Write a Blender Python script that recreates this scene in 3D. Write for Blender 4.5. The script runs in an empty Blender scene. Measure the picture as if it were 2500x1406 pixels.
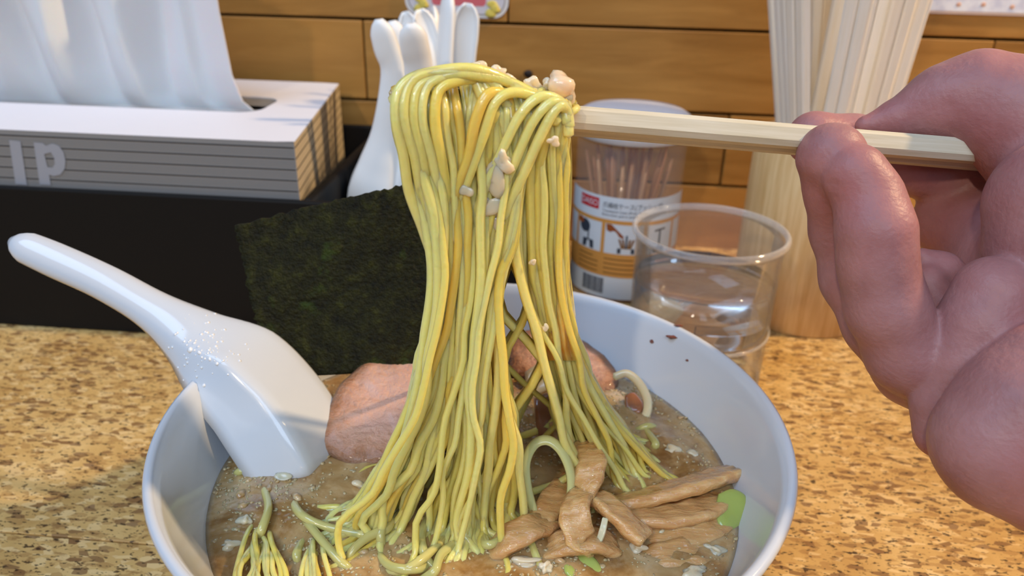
import bpy, bmesh, math, random
import numpy as np
from mathutils import Vector, Matrix

random.seed(7)
rng = np.random.default_rng(7)
scene = bpy.context.scene
COL = scene.collection

# ------------------------------------------------------------------ camera
FPX = 1880.0
PITCH, ROLL, YAW, CAM_H = math.radians(25.3), math.radians(1.3), math.radians(4.6), 0.165
_F = np.array([-math.sin(YAW)*math.cos(PITCH), math.cos(YAW)*math.cos(PITCH), -math.sin(PITCH)])
_R0 = np.array([math.cos(YAW), math.sin(YAW), 0.0])
_U0 = np.cross(_R0, _F)
_R = math.cos(ROLL)*_R0 + math.sin(ROLL)*_U0
_U = -math.sin(ROLL)*_R0 + math.cos(ROLL)*_U0
CAM = np.array([0.0, 0.0, CAM_H])
cd = bpy.data.cameras.new('camera')
cam = bpy.data.objects.new('camera', cd)
COL.objects.link(cam)
cd.sensor_width = 36.0
cd.lens = FPX/2500*36
cd.clip_start = 0.005
cam.matrix_world = Matrix(((_R[0], _U[0], -_F[0], CAM[0]), (_R[1], _U[1], -_F[1], CAM[1]), (_R[2], _U[2], -_F[2], CAM[2]), (0, 0, 0, 1)))
cd.dof.use_dof = True
cd.dof.focus_distance = 0.168
cd.dof.aperture_fstop = 20
scene.camera = cam
try: scene.cycles.transparent_max_bounces = 32
except Exception: pass

# ------------------------------------------------------------------ world, window light, lamps
wd = bpy.data.worlds.new('world'); scene.world = wd; wd.use_nodes = True
wd.node_tree.nodes['Background'].inputs[0].default_value = (0.55, 0.66, 0.9, 1)
wd.node_tree.nodes['Background'].inputs[1].default_value = 0.17

def area_light(name, loc, target, size, power, col, sizey=None):
    l = bpy.data.lights.new(name, 'AREA'); l.energy = power; l.color = col; l.size = size
    if sizey: l.shape = 'RECTANGLE'; l.size_y = sizey
    o = bpy.data.objects.new(name, l); COL.objects.link(o); o.location = loc
    o.rotation_euler = (Vector(target)-Vector(loc)).to_track_quat('-Z', 'Y').to_euler()
    return o
# daylight from a window to the left behind the photographer
area_light('window_daylight', (-0.80, -0.30, 1.5), (0, 0.22, 0.0), 1.0, 12.5, (0.46, 0.68, 1.0), 0.8)
# added fill light behind the photographer, brightens the fronts of the rear things
area_light('front_fill_light', (0.25, -1.15, 1.15), (0.02, 0.3, 0.05), 0.9, 10, (0.62, 0.78, 1.0), 0.7)
# warm pendant lamps above the counter
def lamp(name, loc, power, col, rad):
    l = bpy.data.lights.new(name, 'POINT'); l.energy = power; l.color = col; l.shadow_soft_size = rad
    o = bpy.data.objects.new(name, l); COL.objects.link(o); o.location = loc
lamp('counter_lamp', (0.64, 0.31, 0.68), 25.0, (1.0, 0.70, 0.38), 0.025)
lamp('ceiling_lamp', (-0.33, -0.74, 0.80), 11.0, (1.0, 0.84, 0.64), 0.03)

scene.view_settings.view_transform = 'Standard'
scene.view_settings.look = 'None'
scene.view_settings.gamma = 1.0
scene.view_settings.use_curve_mapping = False
scene.view_settings.exposure = 0.2

# ------------------------------------------------------------------ measuring helpers (place points found by their bearing)
def bearing(px, py):
    return _R*((px-1250)/FPX) + _U*((703-py)/FPX) + _F
def onz(px, py, z=0.0):
    d = bearing(px, py); return CAM + d*((z-CAM[2])/d[2])
def ony(px, py, y):
    d = bearing(px, py); return CAM + d*(y/d[1])
def atd(px, py, dep):
    return CAM + bearing(px, py)*dep
def depth_of(P):
    return float(np.dot(np.asarray(P)-CAM, _F))

# ------------------------------------------------------------------ mesh helpers
def new_obj(name, verts, faces, mat=None, parent=None, smooth=True, loc=None):
    me = bpy.data.meshes.new(name)
    me.from_pydata([tuple(map(float, v)) for v in verts], [], faces)
    me.update()
    if smooth: me.polygons.foreach_set('use_smooth', [True]*len(me.polygons))
    return link(name, me, mat, parent, loc)

def link(name, me, mat=None, parent=None, loc=None):
    o = bpy.data.objects.new(name, me); COL.objects.link(o)
    if mat and len(me.materials) == 0: me.materials.append(mat)
    if parent: o.parent = parent
    if loc is not None: o.location = loc
    return o

def empty(name, loc=(0, 0, 0)):
    o = bpy.data.objects.new(name, None); COL.objects.link(o); o.location = loc
    o.empty_display_size = 0.01
    return o

def tag(o, label=None, cat=None, group=None, kind=None):
    if label: o['label'] = label
    if cat: o['category'] = cat
    if group: o['group'] = group
    if kind: o['kind'] = kind
    return o

def recentre(o):
    """move a mesh object's origin to the bottom centre of its mesh (in parent's space)"""
    me = o.data
    n = len(me.vertices); co = np.empty(n*3); me.vertices.foreach_get('co', co); co = co.reshape(-1, 3)
    c = (co.min(0)+co.max(0))/2; c[2] = co[:, 2].min()
    co -= c; me.vertices.foreach_set('co', co.ravel()); me.update()
    o.location = Vector(o.location)+Vector(c)
    return o

def lathe(profile, seg=64, closed=False):
    v, f = [], []
    n = len(profile)
    for i in range(seg):
        a = 2*math.pi*i/seg
        for r, z in profile: v.append((r*math.cos(a), r*math.sin(a), z))
    m = n if closed else n-1
    for i in range(seg):
        j = (i+1) % seg
        for k in range(m):
            k2 = (k+1) % n
            f.append((i*n+k, j*n+k, j*n+k2, i*n+k2))
    return v, f

def weld(o, dist=1e-6):
    bm = bmesh.new(); bm.from_mesh(o.data)
    bmesh.ops.remove_doubles(bm, verts=bm.verts, dist=dist)
    bmesh.ops.dissolve_degenerate(bm, edges=bm.edges, dist=dist)
    bmesh.ops.recalc_face_normals(bm, faces=bm.faces)
    bm.to_mesh(o.data); bm.free()
    o.data.polygons.foreach_set('use_smooth', [True]*len(o.data.polygons))
    return o

def catmull(P, n):
    P = np.asarray(P, float)
    Q = np.vstack([2*P[0]-P[1], P, 2*P[-1]-P[-2]])
    out = []
    m = len(P)-1
    for k in range(n):
        t = k/(n-1)*m; i = min(int(t), m-1); u = t-i
        p0, p1, p2, p3 = Q[i], Q[i+1], Q[i+2], Q[i+3]
        out.append(0.5*((2*p1)+(-p0+p2)*u+(2*p0-5*p1+4*p2-p3)*u*u+(-p0+3*p1-3*p2+p3)*u**3))
    return np.array(out)

def tube(P, r, seg=8, flat=1.0):
    """round-ended tube along points P"""
    P = np.asarray(P, float); n = len(P)
    r = np.broadcast_to(np.asarray(r, float), (n,))
    T = np.gradient(P, axis=0); T /= np.linalg.norm(T, axis=1)[:, None]+1e-12
    a = np.array([0, 0, 1.0]) if abs(T[0][2]) < 0.9 else np.array([1.0, 0, 0])
    N = np.cross(T[0], a); N /= np.linalg.norm(N)
    v, f = [], []
    ang = np.linspace(0, 2*math.pi, seg, endpoint=False)
    for i in range(n):
        N = N-np.dot(N, T[i])*T[i]; N /= np.linalg.norm(N)+1e-12
        B = np.cross(T[i], N)
        for t in ang: v.append(P[i]+r[i]*(math.cos(t)*N+flat*math.sin(t)*B))
    for i in range(n-1):
        for k in range(seg):
            k2 = (k+1) % seg
            f.append((i*seg+k, i*seg+k2, (i+1)*seg+k2, (i+1)*seg+k))
    v.append(P[0]-T[0]*r[0]*0.6); v.append(P[-1]+T[-1]*r[-1]*0.6)
    a0, a1 = len(v)-2, len(v)-1
    for k in range(seg):
        k2 = (k+1) % seg
        f.append((a0, k2, k)); f.append((a1, (n-1)*seg+k, (n-1)*seg+k2))
    return v, f

def box_mesh(name, size, bevel=0.0, seg=2):
    bm = bmesh.new(); bmesh.ops.create_cube(bm, size=1.0)
    bmesh.ops.scale(bm, vec=size, verts=bm.verts)
    if bevel > 0:
        bmesh.ops.bevel(bm, geom=list(bm.edges), offset=bevel, segments=seg, affect='EDGES', profile=0.5)
    me = bpy.data.meshes.new(name); bm.to_mesh(me); bm.free()
    return me

def box(name, lo, hi, mat, parent=None, bevel=0.0, seg=2, smooth=False):
    lo = np.array(lo, float); hi = np.array(hi, float)
    me = box_mesh(name, tuple(hi-lo), bevel, seg)
    if smooth: me.polygons.foreach_set('use_smooth', [True]*len(me.polygons))
    o = link(name, me, mat, parent)
    c = (lo+hi)/2
    if parent: c = c-np.array(parent.location)
    o.location = c
    return o

def prism(outline, normal_vec):
    """closed slab: outline (Nx3) and an offset vector"""
    P = np.asarray(outline, float); n = len(P); D = np.asarray(normal_vec, float)
    v = [*P, *(P+D)]
    f = [tuple(range(n)), tuple(range(2*n-1, n-1, -1))]
    for i in range(n):
        j = (i+1) % n; f.append((i, i+n, j+n, j))
    return v, f

def blob(name, c, rad, mat, parent=None, jit=0.25, sub=2, axes=None, seed=0):
    bm = bmesh.new(); bmesh.ops.create_icosphere(bm, subdivisions=sub, radius=1.0)
    rs = np.random.default_rng(seed)
    ph = rs.uniform(0, 6.28, (4, 3)); fr = rs.normal(0, 2.2, (4, 3))
    for v in bm.verts:
        p = np.array(v.co); s = 1
        for k in range(4): s += jit*0.5*math.sin(float(np.dot(fr[k], p))+ph[k][0])
        q = p*s*np.array(rad)
        if axes is not None: q = axes@q
        v.co = q
    me = bpy.data.meshes.new(name); bm.to_mesh(me); bm.free()
    me.polygons.foreach_set('use_smooth', [True]*len(me.polygons))
    return link(name, me, mat, parent, c)

def surface_nets(F, origin, h):
    S = F < 0
    nx, ny, nz = F.shape
    acc = np.zeros((nx-1, ny-1, nz-1, 3), np.float32); cnt = np.zeros((nx-1, ny-1, nz-1), np.float32)
    ax = np.eye(3, dtype=int)
    for a in range(3):
        b, c = (a+1) % 3, (a+2) % 3
        for ob in (0, 1):
            for oc in (0, 1):
                o = np.zeros(3, int); o[b] = ob; o[c] = oc
                o2 = o+ax[a]
                s0 = tuple(slice(o[k], o[k]+F.shape[k]-1) for k in range(3))
                s1 = tuple(slice(o2[k], o2[k]+F.shape[k]-1) for k in range(3))
                f0, f1 = F[s0], F[s1]
                m = (f0 < 0) != (f1 < 0)
                t = np.where(m, f0/(f0-f1+1e-20), 0)
                for k in range(3):
                    if k == a: acc[..., k] += np.where(m, t, 0)
                    else: acc[..., k] += np.where(m, o[k], 0)
                cnt += m
    act = cnt > 0
    idx = -np.ones(act.shape, int); ids = np.argwhere(act); idx[act] = np.arange(len(ids))
    verts = (ids+acc[act]/cnt[act][:, None])*h+origin
    faces = []
    for a in range(3):
        b, c = (a+1) % 3, (a+2) % 3
        s0 = [slice(None)]*3; s1 = [slice(None)]*3
        s0[a] = slice(0, F.shape[a]-1); s1[a] = slice(1, F.shape[a])
        e = S[tuple(s0)] != S[tuple(s1)]
        for p in np.argwhere(e):
            if p[b] == 0 or p[c] == 0 or p[b] >= F.shape[b]-1 or p[c] >= F.shape[c]-1: continue
            q = [p.copy() for _ in range(4)]
            q[1][b] -= 1; q[2][b] -= 1; q[2][c] -= 1; q[3][c] -= 1
            quad = [int(idx[tuple(x)]) for x in q]
            if not S[tuple(p)]: quad.reverse()
            faces.append(quad)
    return verts, faces

def text_mesh(s, size):
    cu = bpy.data.curves.new('txt', 'FONT'); cu.body = s; cu.size = size; cu.resolution_u = 3
    ob = bpy.data.objects.new('txt', cu); COL.objects.link(ob)
    bpy.context.view_layer.update()
    dg = bpy.context.evaluated_depsgraph_get()
    me = bpy.data.meshes.new_from_object(ob.evaluated_get(dg))
    bpy.data.objects.remove(ob)
    return me

# ------------------------------------------------------------------ materials
def lin(c):
    out = []
    for x in c[:3]:
        x /= 255.0
        out.append(x/12.92 if x <= 0.04045 else ((x+0.055)/1.055)**2.4)
    return (*out, 1.0)

class M:
    """small node-material builder"""
    def __init__(s, name, base=(200, 200, 200), rough=0.5, spec=0.5, sss=0.0, sss_r=(1, .4, .2), sss_s=0.003, coat=0.0, coat_r=0.1, trans=0.0, ior=1.45):
        s.m = bpy.data.materials.new(name); s.m.use_nodes = True
        s.t = s.m.node_tree; s.n = s.t.nodes; s.b = s.n['Principled BSDF']
        i = s.b.inputs
        i['Base Color'].default_value = lin(base); i['Roughness'].default_value = rough
        i['Specular IOR Level'].default_value = spec; i['IOR'].default_value = ior
        if sss: i['Subsurface Weight'].default_value = sss; i['Subsurface Radius'].default_value = sss_r; i['Subsurface Scale'].default_value = sss_s
        if coat: i['Coat Weight'].default_value = coat; i['Coat Roughness'].default_value = coat_r
        if trans: i['Transmission Weight'].default_value = trans
    def node(s, typ, **kw):
        n = s.n.new(typ)
        for k, v in kw.items():
            if k in n.inputs.keys(): n.inputs[k].default_value = v
            else: setattr(n, k, v)
        return n
    def L(s, a, b): s.t.links.new(a, b)
    def coords(s, scale=(1, 1, 1), kind='Object', rot=(0, 0, 0)):
        tc = s.node('ShaderNodeTexCoord'); mp = s.node('ShaderNodeMapping')
        mp.inputs['Scale'].default_value = scale; mp.inputs['Rotation'].default_value = rot
        s.L(tc.outputs[kind], mp.inputs['Vector']); return mp.outputs['Vector']
    def geo(s, scale=(1, 1, 1), rot=(0, 0, 0)):
        tc = s.node('ShaderNodeNewGeometry'); mp = s.node('ShaderNodeMapping')
        mp.inputs['Scale'].default_value = scale; mp.inputs['Rotation'].default_value = rot
        s.L(tc.outputs['Position'], mp.inputs['Vector']); return mp.outputs['Vector']
    def noise(s, vec, scale=5, detail=4, rough=0.5, dist=0.0):
        n = s.node('ShaderNodeTexNoise'); s.L(vec, n.inputs['Vector'])
        n.inputs['Scale'].default_value = scale; n.inputs['Detail'].default_value = detail
        n.inputs['Roughness'].default_value = rough; n.inputs['Distortion'].default_value = dist
        return n.outputs['Fac']
    def voronoi(s, vec, scale=5, out='Color'):
        n = s.node('ShaderNodeTexVoronoi'); s.L(vec, n.inputs['Vector']); n.inputs['Scale'].default_value = scale
        return n.outputs[out]
    def ramp(s, fac, stops, interp='LINEAR'):
        n = s.node('ShaderNodeValToRGB'); s.L(fac, n.inputs['Fac']); e = n.color_ramp.elements
        n.color_ramp.interpolation = interp
        while len(e) < len(stops): e.new(0.5)
        for k, (p, c) in enumerate(stops):
            e[k].position = p; e[k].color = lin(c) if len(c) == 3 else c
        return n.outputs['Color']
    def mix(s, fac, a, b, blend='MIX'):
        n = s.node('ShaderNodeMix'); n.data_type = 'RGBA'; n.blend_type = blend
        for v, k in ((fac, 0), (a, 6), (b, 7)):
            if isinstance(v, (int, float)): n.inputs[k].default_value = v
            elif isinstance(v, tuple): n.inputs[k].default_value = lin(v) if len(v) == 3 else v
            else: s.L(v, n.inputs[k])
        return n.outputs[2]
    def math(s, op, a, b=0.0):
        n = s.node('ShaderNodeMath'); n.operation = op
        for k, v in ((0, a), (1, b)):
            if isinstance(v, (int, float)): n.inputs[k].default_value = v
            else: s.L(v, n.inputs[k])
        return n.outputs[0]
    def rand(s): return s.node('ShaderNodeObjectInfo').outputs['Random']
    def color(s, c): s.L(c, s.b.inputs['Base Color']); return s
    def rough(s, c): s.L(c, s.b.inputs['Roughness']); return s
    def bump(s, h, strength=0.3, dist=0.001):
        n = s.node('ShaderNodeBump'); n.inputs['Strength'].default_value = strength; n.inputs['Distance'].default_value = dist
        s.L(h, n.inputs['Height']); s.L(n.outputs['Normal'], s.b.inputs['Normal']); return s

BW = ((0, 0, 0, 1), (1, 1, 1, 1))
def step(m, fac, lo, hi): return m.ramp(fac, [(lo, BW[0]), (hi, BW[1])])

# counter top: varnished cork-like stone, tan flakes and dark specks
m = M('counter_flakes', rough=0.42, spec=0.4)
v = m.geo((1, 1.0, 1), rot=(0, 0, 0.25)); vs = m.geo((0.55, 1.25, 1), rot=(0, 0, 0.12))
vor = m.voronoi(vs, 520)
n1 = m.noise(vs, 460, 3, 0.6); n2 = m.noise(v, 40, 4, 0.6); n3 = m.noise(vs, 260, 4, 0.65); n4 = m.noise(vs, 850, 2, 0.5)
c = m.ramp(n2, [(0.3, (192, 150, 86)), (0.5, (210, 170, 104)), (0.7, (224, 188, 124))])
sep = m.node('ShaderNodeSeparateColor'); m.L(vor, sep.inputs[0])
c = m.mix(m.math('MULTIPLY', step(m, sep.outputs[0], 0.76, 0.82), 0.5), c, (160, 116, 64))
c = m.mix(m.math('MULTIPLY', step(m, sep.outputs[1], 0.8, 0.84), 0.7), c, (234, 200, 140))
c = m.mix(m.math('MULTIPLY', step(m, sep.outputs[2], 0.88, 0.9), 0.7), c, (112, 72, 44))
c = m.mix(m.math('MULTIPLY', step(m, n3, 0.57, 0.62), 0.6), c, (136, 94, 50))
c = m.mix(m.math('MULTIPLY', step(m, n1, 0.615, 0.64), 0.9), c, (58, 36, 22))
c = m.mix(m.math('MULTIPLY', step(m, n4, 0.62, 0.65), 0.85), c, (40, 26, 20))
m.color(c); m.bump(n1, 0.15, 0.0004); MAT_TABLE = m.m

# wall boards
m = M('board_wood', rough=0.45, spec=0.35)
v = m.coords((1, 1, 1)); r = m.rand()
cmb = m.node('ShaderNodeCombineXYZ'); m.L(m.math('MULTIPLY', r, 37.0), cmb.inputs[0]); m.L(m.math('MULTIPLY', r, 11.0), cmb.inputs[2])
va = m.node('ShaderNodeVectorMath'); va.operation = 'ADD'; m.L(v, va.inputs[0]); m.L(cmb.outputs[0], va.inputs[1])
mp = m.node('ShaderNodeMapping'); mp.inputs['Scale'].default_value = (0.12, 1, 1); m.L(va.outputs[0], mp.inputs[0])
g1 = m.noise(mp.outputs[0], 160, 5, 0.6, 0.6); g2 = m.noise(mp.outputs[0], 30, 3, 0.5, 1.2)
c = m.ramp(g2, [(0.3, (122, 82, 32)), (0.5, (156, 112, 52)), (0.72, (182, 138, 74))])
c = m.mix(0.35, c, m.ramp(g1, [(0.3, (106, 68, 26)), (0.7, (190, 144, 80))]))
c = m.mix(m.math('MULTIPLY', r, 0.6), c, m.mix(0.6, c, (204, 146, 70)))
m.color(c); m.bump(g1, 0.08, 0.0005); MAT_BOARD = m.m
MAT_DARKGAP = M('wall_gap', (30, 18, 10), 0.9).m

def simple(name, base, rough=0.5, **kw): return M(name, base, rough, **kw).m
MAT_PORC = simple('bowl_melamine', (207, 212, 219), 0.16, spec=0.5, coat=0.3, coat_r=0.05)
MAT_SPOONS = simple('spoon_melamine', (242, 242, 240), 0.3, spec=0.45)
MAT_BLACK = M('black_plastic', (12, 12, 13), 0.6, spec=0.3)
nn = MAT_BLACK.noise(MAT_BLACK.geo(), 900, 2); MAT_BLACK.bump(nn, 0.15, 0.0003); MAT_BLACK = MAT_BLACK.m
MAT_CARD = simple('box_card_white', (233, 232, 238), 0.55)
MAT_CARDGREY = simple('box_card_grey', (140, 138, 136), 0.6)
MAT_CARDWARMLIT = simple('box_card_warm_lit', (196, 178, 146), 0.6)  # white card; warm lamp light on the box ends put into the colour
MAT_HAIR = simple('print_grey', (116, 113, 112), 0.6)
MAT_LINE = simple('print_black', (30, 26, 26), 0.6)
MAT_LETTER = simple('print_pale', (160, 161, 168), 0.6)
m = M('tissue_paper', (222, 220, 222), 0.9, spec=0.1); m.b.inputs['Subsurface Weight'].default_value = 0.25; m.b.inputs['Subsurface Scale'].default_value = 0.004
m.bump(m.noise(m.geo(), 700, 2), 0.1, 0.0003); MAT_TISSUE = m.m
m = M('slot_film', (225, 225, 225), 0.12, spec=0.6); m.b.inputs['Alpha'].default_value = 0.35; MAT_FILM = m.m
MAT_DARKIN = simple('box_inside_shade', (60, 52, 50), 0.8)  # shade below the slot put into the colour
m = M('clear_plastic', (250, 252, 252), 0.04, spec=0.6)
tr = m.node('ShaderNodeBsdfTransparent'); gl = m.node('ShaderNodeBsdfGlossy'); gl.inputs['Roughness'].default_value = 0.05
df = m.node('ShaderNodeBsdfDiffuse'); df.inputs['Color'].default_value = lin((230, 232, 235))
fr = m.node('ShaderNodeLayerWeight'); fr.inputs['Blend'].default_value = 0.16
mx = m.node('ShaderNodeMixShader'); mx2 = m.node('ShaderNodeMixShader'); mx2.inputs[0].default_value = 0.05
m.L(m.math('MULTIPLY', fr.outputs['Fresnel'], 0.65), mx.inputs[0]); m.L(tr.outputs[0], mx.inputs[1]); m.L(gl.outputs[0], mx.inputs[2])
m.L(mx.outputs[0], mx2.inputs[1]); m.L(df.outputs[0], mx2.inputs[2]); m.L(mx2.outputs[0], m.n['Material Output'].inputs['Surface'])
MAT_CLEAR = m.m
MAT_WATER = M('water', (252, 254, 254), 0.0, trans=1.0, ior=1.333).m
m = M('case_plastic', (235, 232, 230), 0.06, spec=0.6); m.b.inputs['Alpha'].default_value = 0.07; MAT_CASE = m.m
MAT_LID = simple('lid_white', (222, 224, 232), 0.3, sss=0.2, sss_r=(1, 1, 1), sss_s=0.003)
m = M('toothpick_wood', (196, 150, 108), 0.6)
m.color(m.mix(m.rand(), (190, 126, 78), (222, 170, 122))); MAT_PICK = m.m
MAT_RED = simple('print_red', (196, 26, 34), 0.5)
MAT_ORANGE = simple('print_orange', (212, 150, 74), 0.5)
MAT_PAPERW = simple('label_white', (216, 222, 228), 0.5)
MAT_INK = simple('print_ink', (56, 62, 74), 0.6)
MAT_BROWNINK = simple('print_brown', (150, 78, 34), 0.6)
MAT_DIMINK = simple('print_tan_ink', (136, 92, 44), 0.6)
m = M('holder_wood', (214, 178, 124), 0.5, spec=0.3)
v = m.coords((1, 1, 0.06)); n = m.noise(v, 420, 4, 0.6)
m.color(m.ramp(n, [(0.3, (202, 160, 102)), (0.55, (222, 186, 132)), (0.75, (232, 202, 150))])); MAT_HOLDER = m.m
m = M('chopstick_wood', (232, 222, 200), 0.5, spec=0.3)
v = m.coords((1, 1, 0.05)); n = m.noise(v, 900, 3)
c = m.ramp(n, [(0.3, (242, 236, 222)), (0.7, (248, 245, 238))]); c = m.mix(m.math('MULTIPLY', m.rand(), 0.3), c, (226, 208, 174)); m.color(c); MAT_STICK = m.m
m = M('used_chopstick_wood', (222, 208, 176), 0.55, spec=0.25)
v = m.coords((0.04, 1, 1)); n = m.noise(v, 1500, 3)
m.color(m.ramp(n, [(0.3, (200, 188, 160)), (0.7, (216, 207, 186))])); MAT_USED = m.m

# nori
m = M('nori_sheet', (30, 34, 14), 0.55, spec=0.25)
v = m.coords(); n = m.noise(v, 260, 6, 0.75); n2 = m.noise(v, 60, 4, 0.6); n3 = m.noise(v, 900, 3)
c = m.ramp(n, [(0.35, (16, 15, 4)), (0.55, (38, 37, 8)), (0.75, (66, 66, 18))])
c = m.mix(m.math('MULTIPLY', step(m, n2, 0.6, 0.72), 0.6), c, (72, 96, 26))
m.color(c); m.bump(m.math('ADD', n, n3), 0.9, 0.0014); MAT_NORI = m.m

# noodles
m = M('noodle', (226, 190, 84), 0.3, spec=0.5, sss=0.7, sss_r=(1.0, 0.66, 0.18), sss_s=0.004, coat=0.7, coat_r=0.06)
r = m.rand(); n = m.noise(m.geo(), 150, 3); n2 = m.noise(m.geo(), 800, 2)
c = m.ramp(r, [(0.0, (246, 226, 132)), (0.4, (248, 228, 138)), (0.75, (244, 212, 100)), (1.0, (240, 188, 72))])
c = m.mix(m.math('MULTIPLY', n, 0.4), c, (248, 228, 144))
m.color(c); m.bump(m.math('ADD', n2, m.noise(m.geo(), 300, 3)), 0.3, 0.0006); MAT_NOODLE = m.m
m = M('clinging_soup', (222, 172, 84), 0.15, sss=0.8, sss_r=(1.0, 0.6, 0.2), sss_s=0.005, coat=0.7, coat_r=0.06)
n = m.noise(m.geo(), 120, 4); m.color(m.ramp(n, [(0.3, (214, 150, 58)), (0.6, (228, 188, 104)), (0.8, (232, 206, 150))])); m.bump(n, 0.4, 0.002); MAT_SOUPFILM = m.m
m = M('soaked_noodle', (196, 190, 120), 0.18, spec=0.5, sss=0.35, sss_r=(0.9, 0.9, 0.4), sss_s=0.0025, coat=0.6, coat_r=0.06)
c = m.mix(m.rand(), (204, 196, 124), (186, 184, 116)); m.color(c); MAT_SOAKED = m.m
MAT_FAT = M('fat_bit', (236, 206, 172), 0.2, sss=0.9, sss_r=(1, .7, .5), sss_s=0.004, coat=0.6, coat_r=0.08).m

# broth
m = M('broth', rough=0.25, spec=0.5, coat=1.0, coat_r=0.03, sss=0.5, sss_r=(1, .75, .5), sss_s=0.004)
v = m.geo(); n = m.noise(v, 70, 5, 0.6, 0.6); n2 = m.noise(v, 300, 4, 0.6); n3 = m.noise(v, 26, 3, 0.5); n4 = m.noise(v, 40, 4, 0.7, 1.0)
c = m.ramp(n, [(0.28, (122, 82, 38)), (0.42, (158, 118, 66)), (0.55, (186, 152, 102)), (0.72, (206, 180, 136))])
c = m.mix(m.math('MULTIPLY', step(m, n2, 0.5, 0.66), 0.25), c, (214, 190, 150))
c = m.mix(m.math('MULTIPLY', step(m, n3, 0.5, 0.7), 0.4), c, (158, 150, 110))
c = m.mix(m.math('MULTIPLY', step(m, n4, 0.56, 0.64), 0.55), c, (116, 72, 28))
m.color(c); m.bump(n2, 0.2, 0.001)
bn = m.node('ShaderNodeBump'); bn.inputs['Strength'].default_value = 0.4; bn.inputs['Distance'].default_value = 0.003; m.L(m.noise(v, 170, 2), bn.inputs['Height']); m.L(bn.outputs[0], m.b.inputs['Coat Normal']); MAT_BROTH = m.m
m = M('fat_crumb', rough=0.15, coat=1.0, coat_r=0.04, sss=0.5, sss_s=0.002)
n = m.noise(m.geo(), 260, 3)
m.color(m.ramp(n, [(0.3, (172, 134, 86)), (0.5, (198, 166, 120)), (0.75, (220, 198, 160))])); MAT_CRUMB = m.m

def meat(name, core, rim):
    m = M(name, core, 0.4, sss=0.3, sss_r=(1, .4, .3), sss_s=0.002, coat=0.25, coat_r=0.12)
    a = m.node('ShaderNodeAttribute'); a.attribute_name = 'edge'
    n = m.noise(m.geo((1, 1, 1)), 160, 4, 0.6); n2 = m.noise(m.geo((0.3, 1.4, 1), rot=(0, 0, 0.5)), 240, 3)
    e = m.math('ADD', a.outputs['Fac'], m.math('MULTIPLY', m.math('SUBTRACT', n, 0.5), 0.9))
    c = m.ramp(e, [(0.0, core), (0.3, tuple(0.75*a_+0.25*b_ for a_, b_ in zip(core, rim))), (0.6, rim), (1.0, tuple(x*0.7 for x in rim))])
    c = m.mix(m.math('MULTIPLY', n2, 0.25), c, (240, 208, 184))
    m.color(c); m.bump(m.math('ADD', m.math('ADD', n, n2), m.noise(m.geo(), 520, 4, .6)), 0.7, 0.0016); return m.m
MAT_PORK = meat('pork_slice', (206, 158, 138), (158, 98, 52))
m = M('bamboo_shoot', rough=0.3, sss=0.5, sss_r=(1, .5, .2), sss_s=0.003, coat=1.0, coat_r=0.1)
v = m.coords((0.15, 1, 1)); n = m.noise(v, 520, 4, 0.6); n2 = m.noise(m.geo(), 110, 3)
c = m.ramp(n, [(0.3, (206, 148, 84)), (0.55, (230, 180, 116)), (0.75, (242, 204, 148))])
c = m.mix(m.math('MULTIPLY', m.rand(), 0.4), c, (176, 136, 90)); m.color(c); m.bump(n, 0.6, 0.0012)
bn = m.node('ShaderNodeBump'); bn.inputs['Strength'].default_value = 0.9; bn.inputs['Distance'].default_value = 0.002; m.L(m.noise(m.geo(), 420, 3), bn.inputs['Height']); m.L(bn.outputs[0], m.b.inputs['Coat Normal']); MAT_MENMA = m.m
m = M('leek', (196, 200, 120), 0.2, sss=0.4, sss_r=(.8, 1, .4), sss_s=0.002, coat=0.6, coat_r=0.06)
m.color(m.mix(m.rand(), (208, 208, 142), (228, 224, 170))); MAT_LEEK = m.m
MAT_LEEKG = M('leek_green', (168, 184, 96), 0.2, sss=0.4, sss_r=(.7, 1, .3), sss_s=0.002, coat=0.6, coat_r=0.06).m
MAT_LEEKW = M('leek_white', (226, 214, 176), 0.2, sss=0.4, sss_s=0.002, coat=0.6, coat_r=0.06).m
MAT_ONION = M('brown_onion', (150, 98, 66), 0.22, sss=0.3, sss_s=0.002, coat=0.6, coat_r=0.06).m
MAT_STAIN = M('sauce_stain', (112, 52, 22), 0.3, coat=0.5).m
m = M('skin', (214, 160, 140), 0.46, spec=0.4, sss=0.35, sss_r=(1.0, 0.32, 0.2), sss_s=0.002)
v = m.geo(); n = m.noise(v, 90, 4, 0.6); n2 = m.noise(v, 900, 3); n3 = m.noise(v, 38, 2)
c = m.ramp(n, [(0.3, (156, 107, 106)), (0.7, (174, 126, 124))]); c = m.mix(m.math('MULTIPLY', step(m, n3, 0.45, 0.7), 0.35), c, (182, 104, 100))
m.color(c); m.bump(m.math('ADD', n2, m.math('MULTIPLY', m.noise(v, 380, 4, 0.6), 1.5)), 0.22, 0.0007); MAT_SKIN = m.m
MAT_DROP = M('droplet', (240, 240, 240), 0.05, spec=0.6).m

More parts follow.
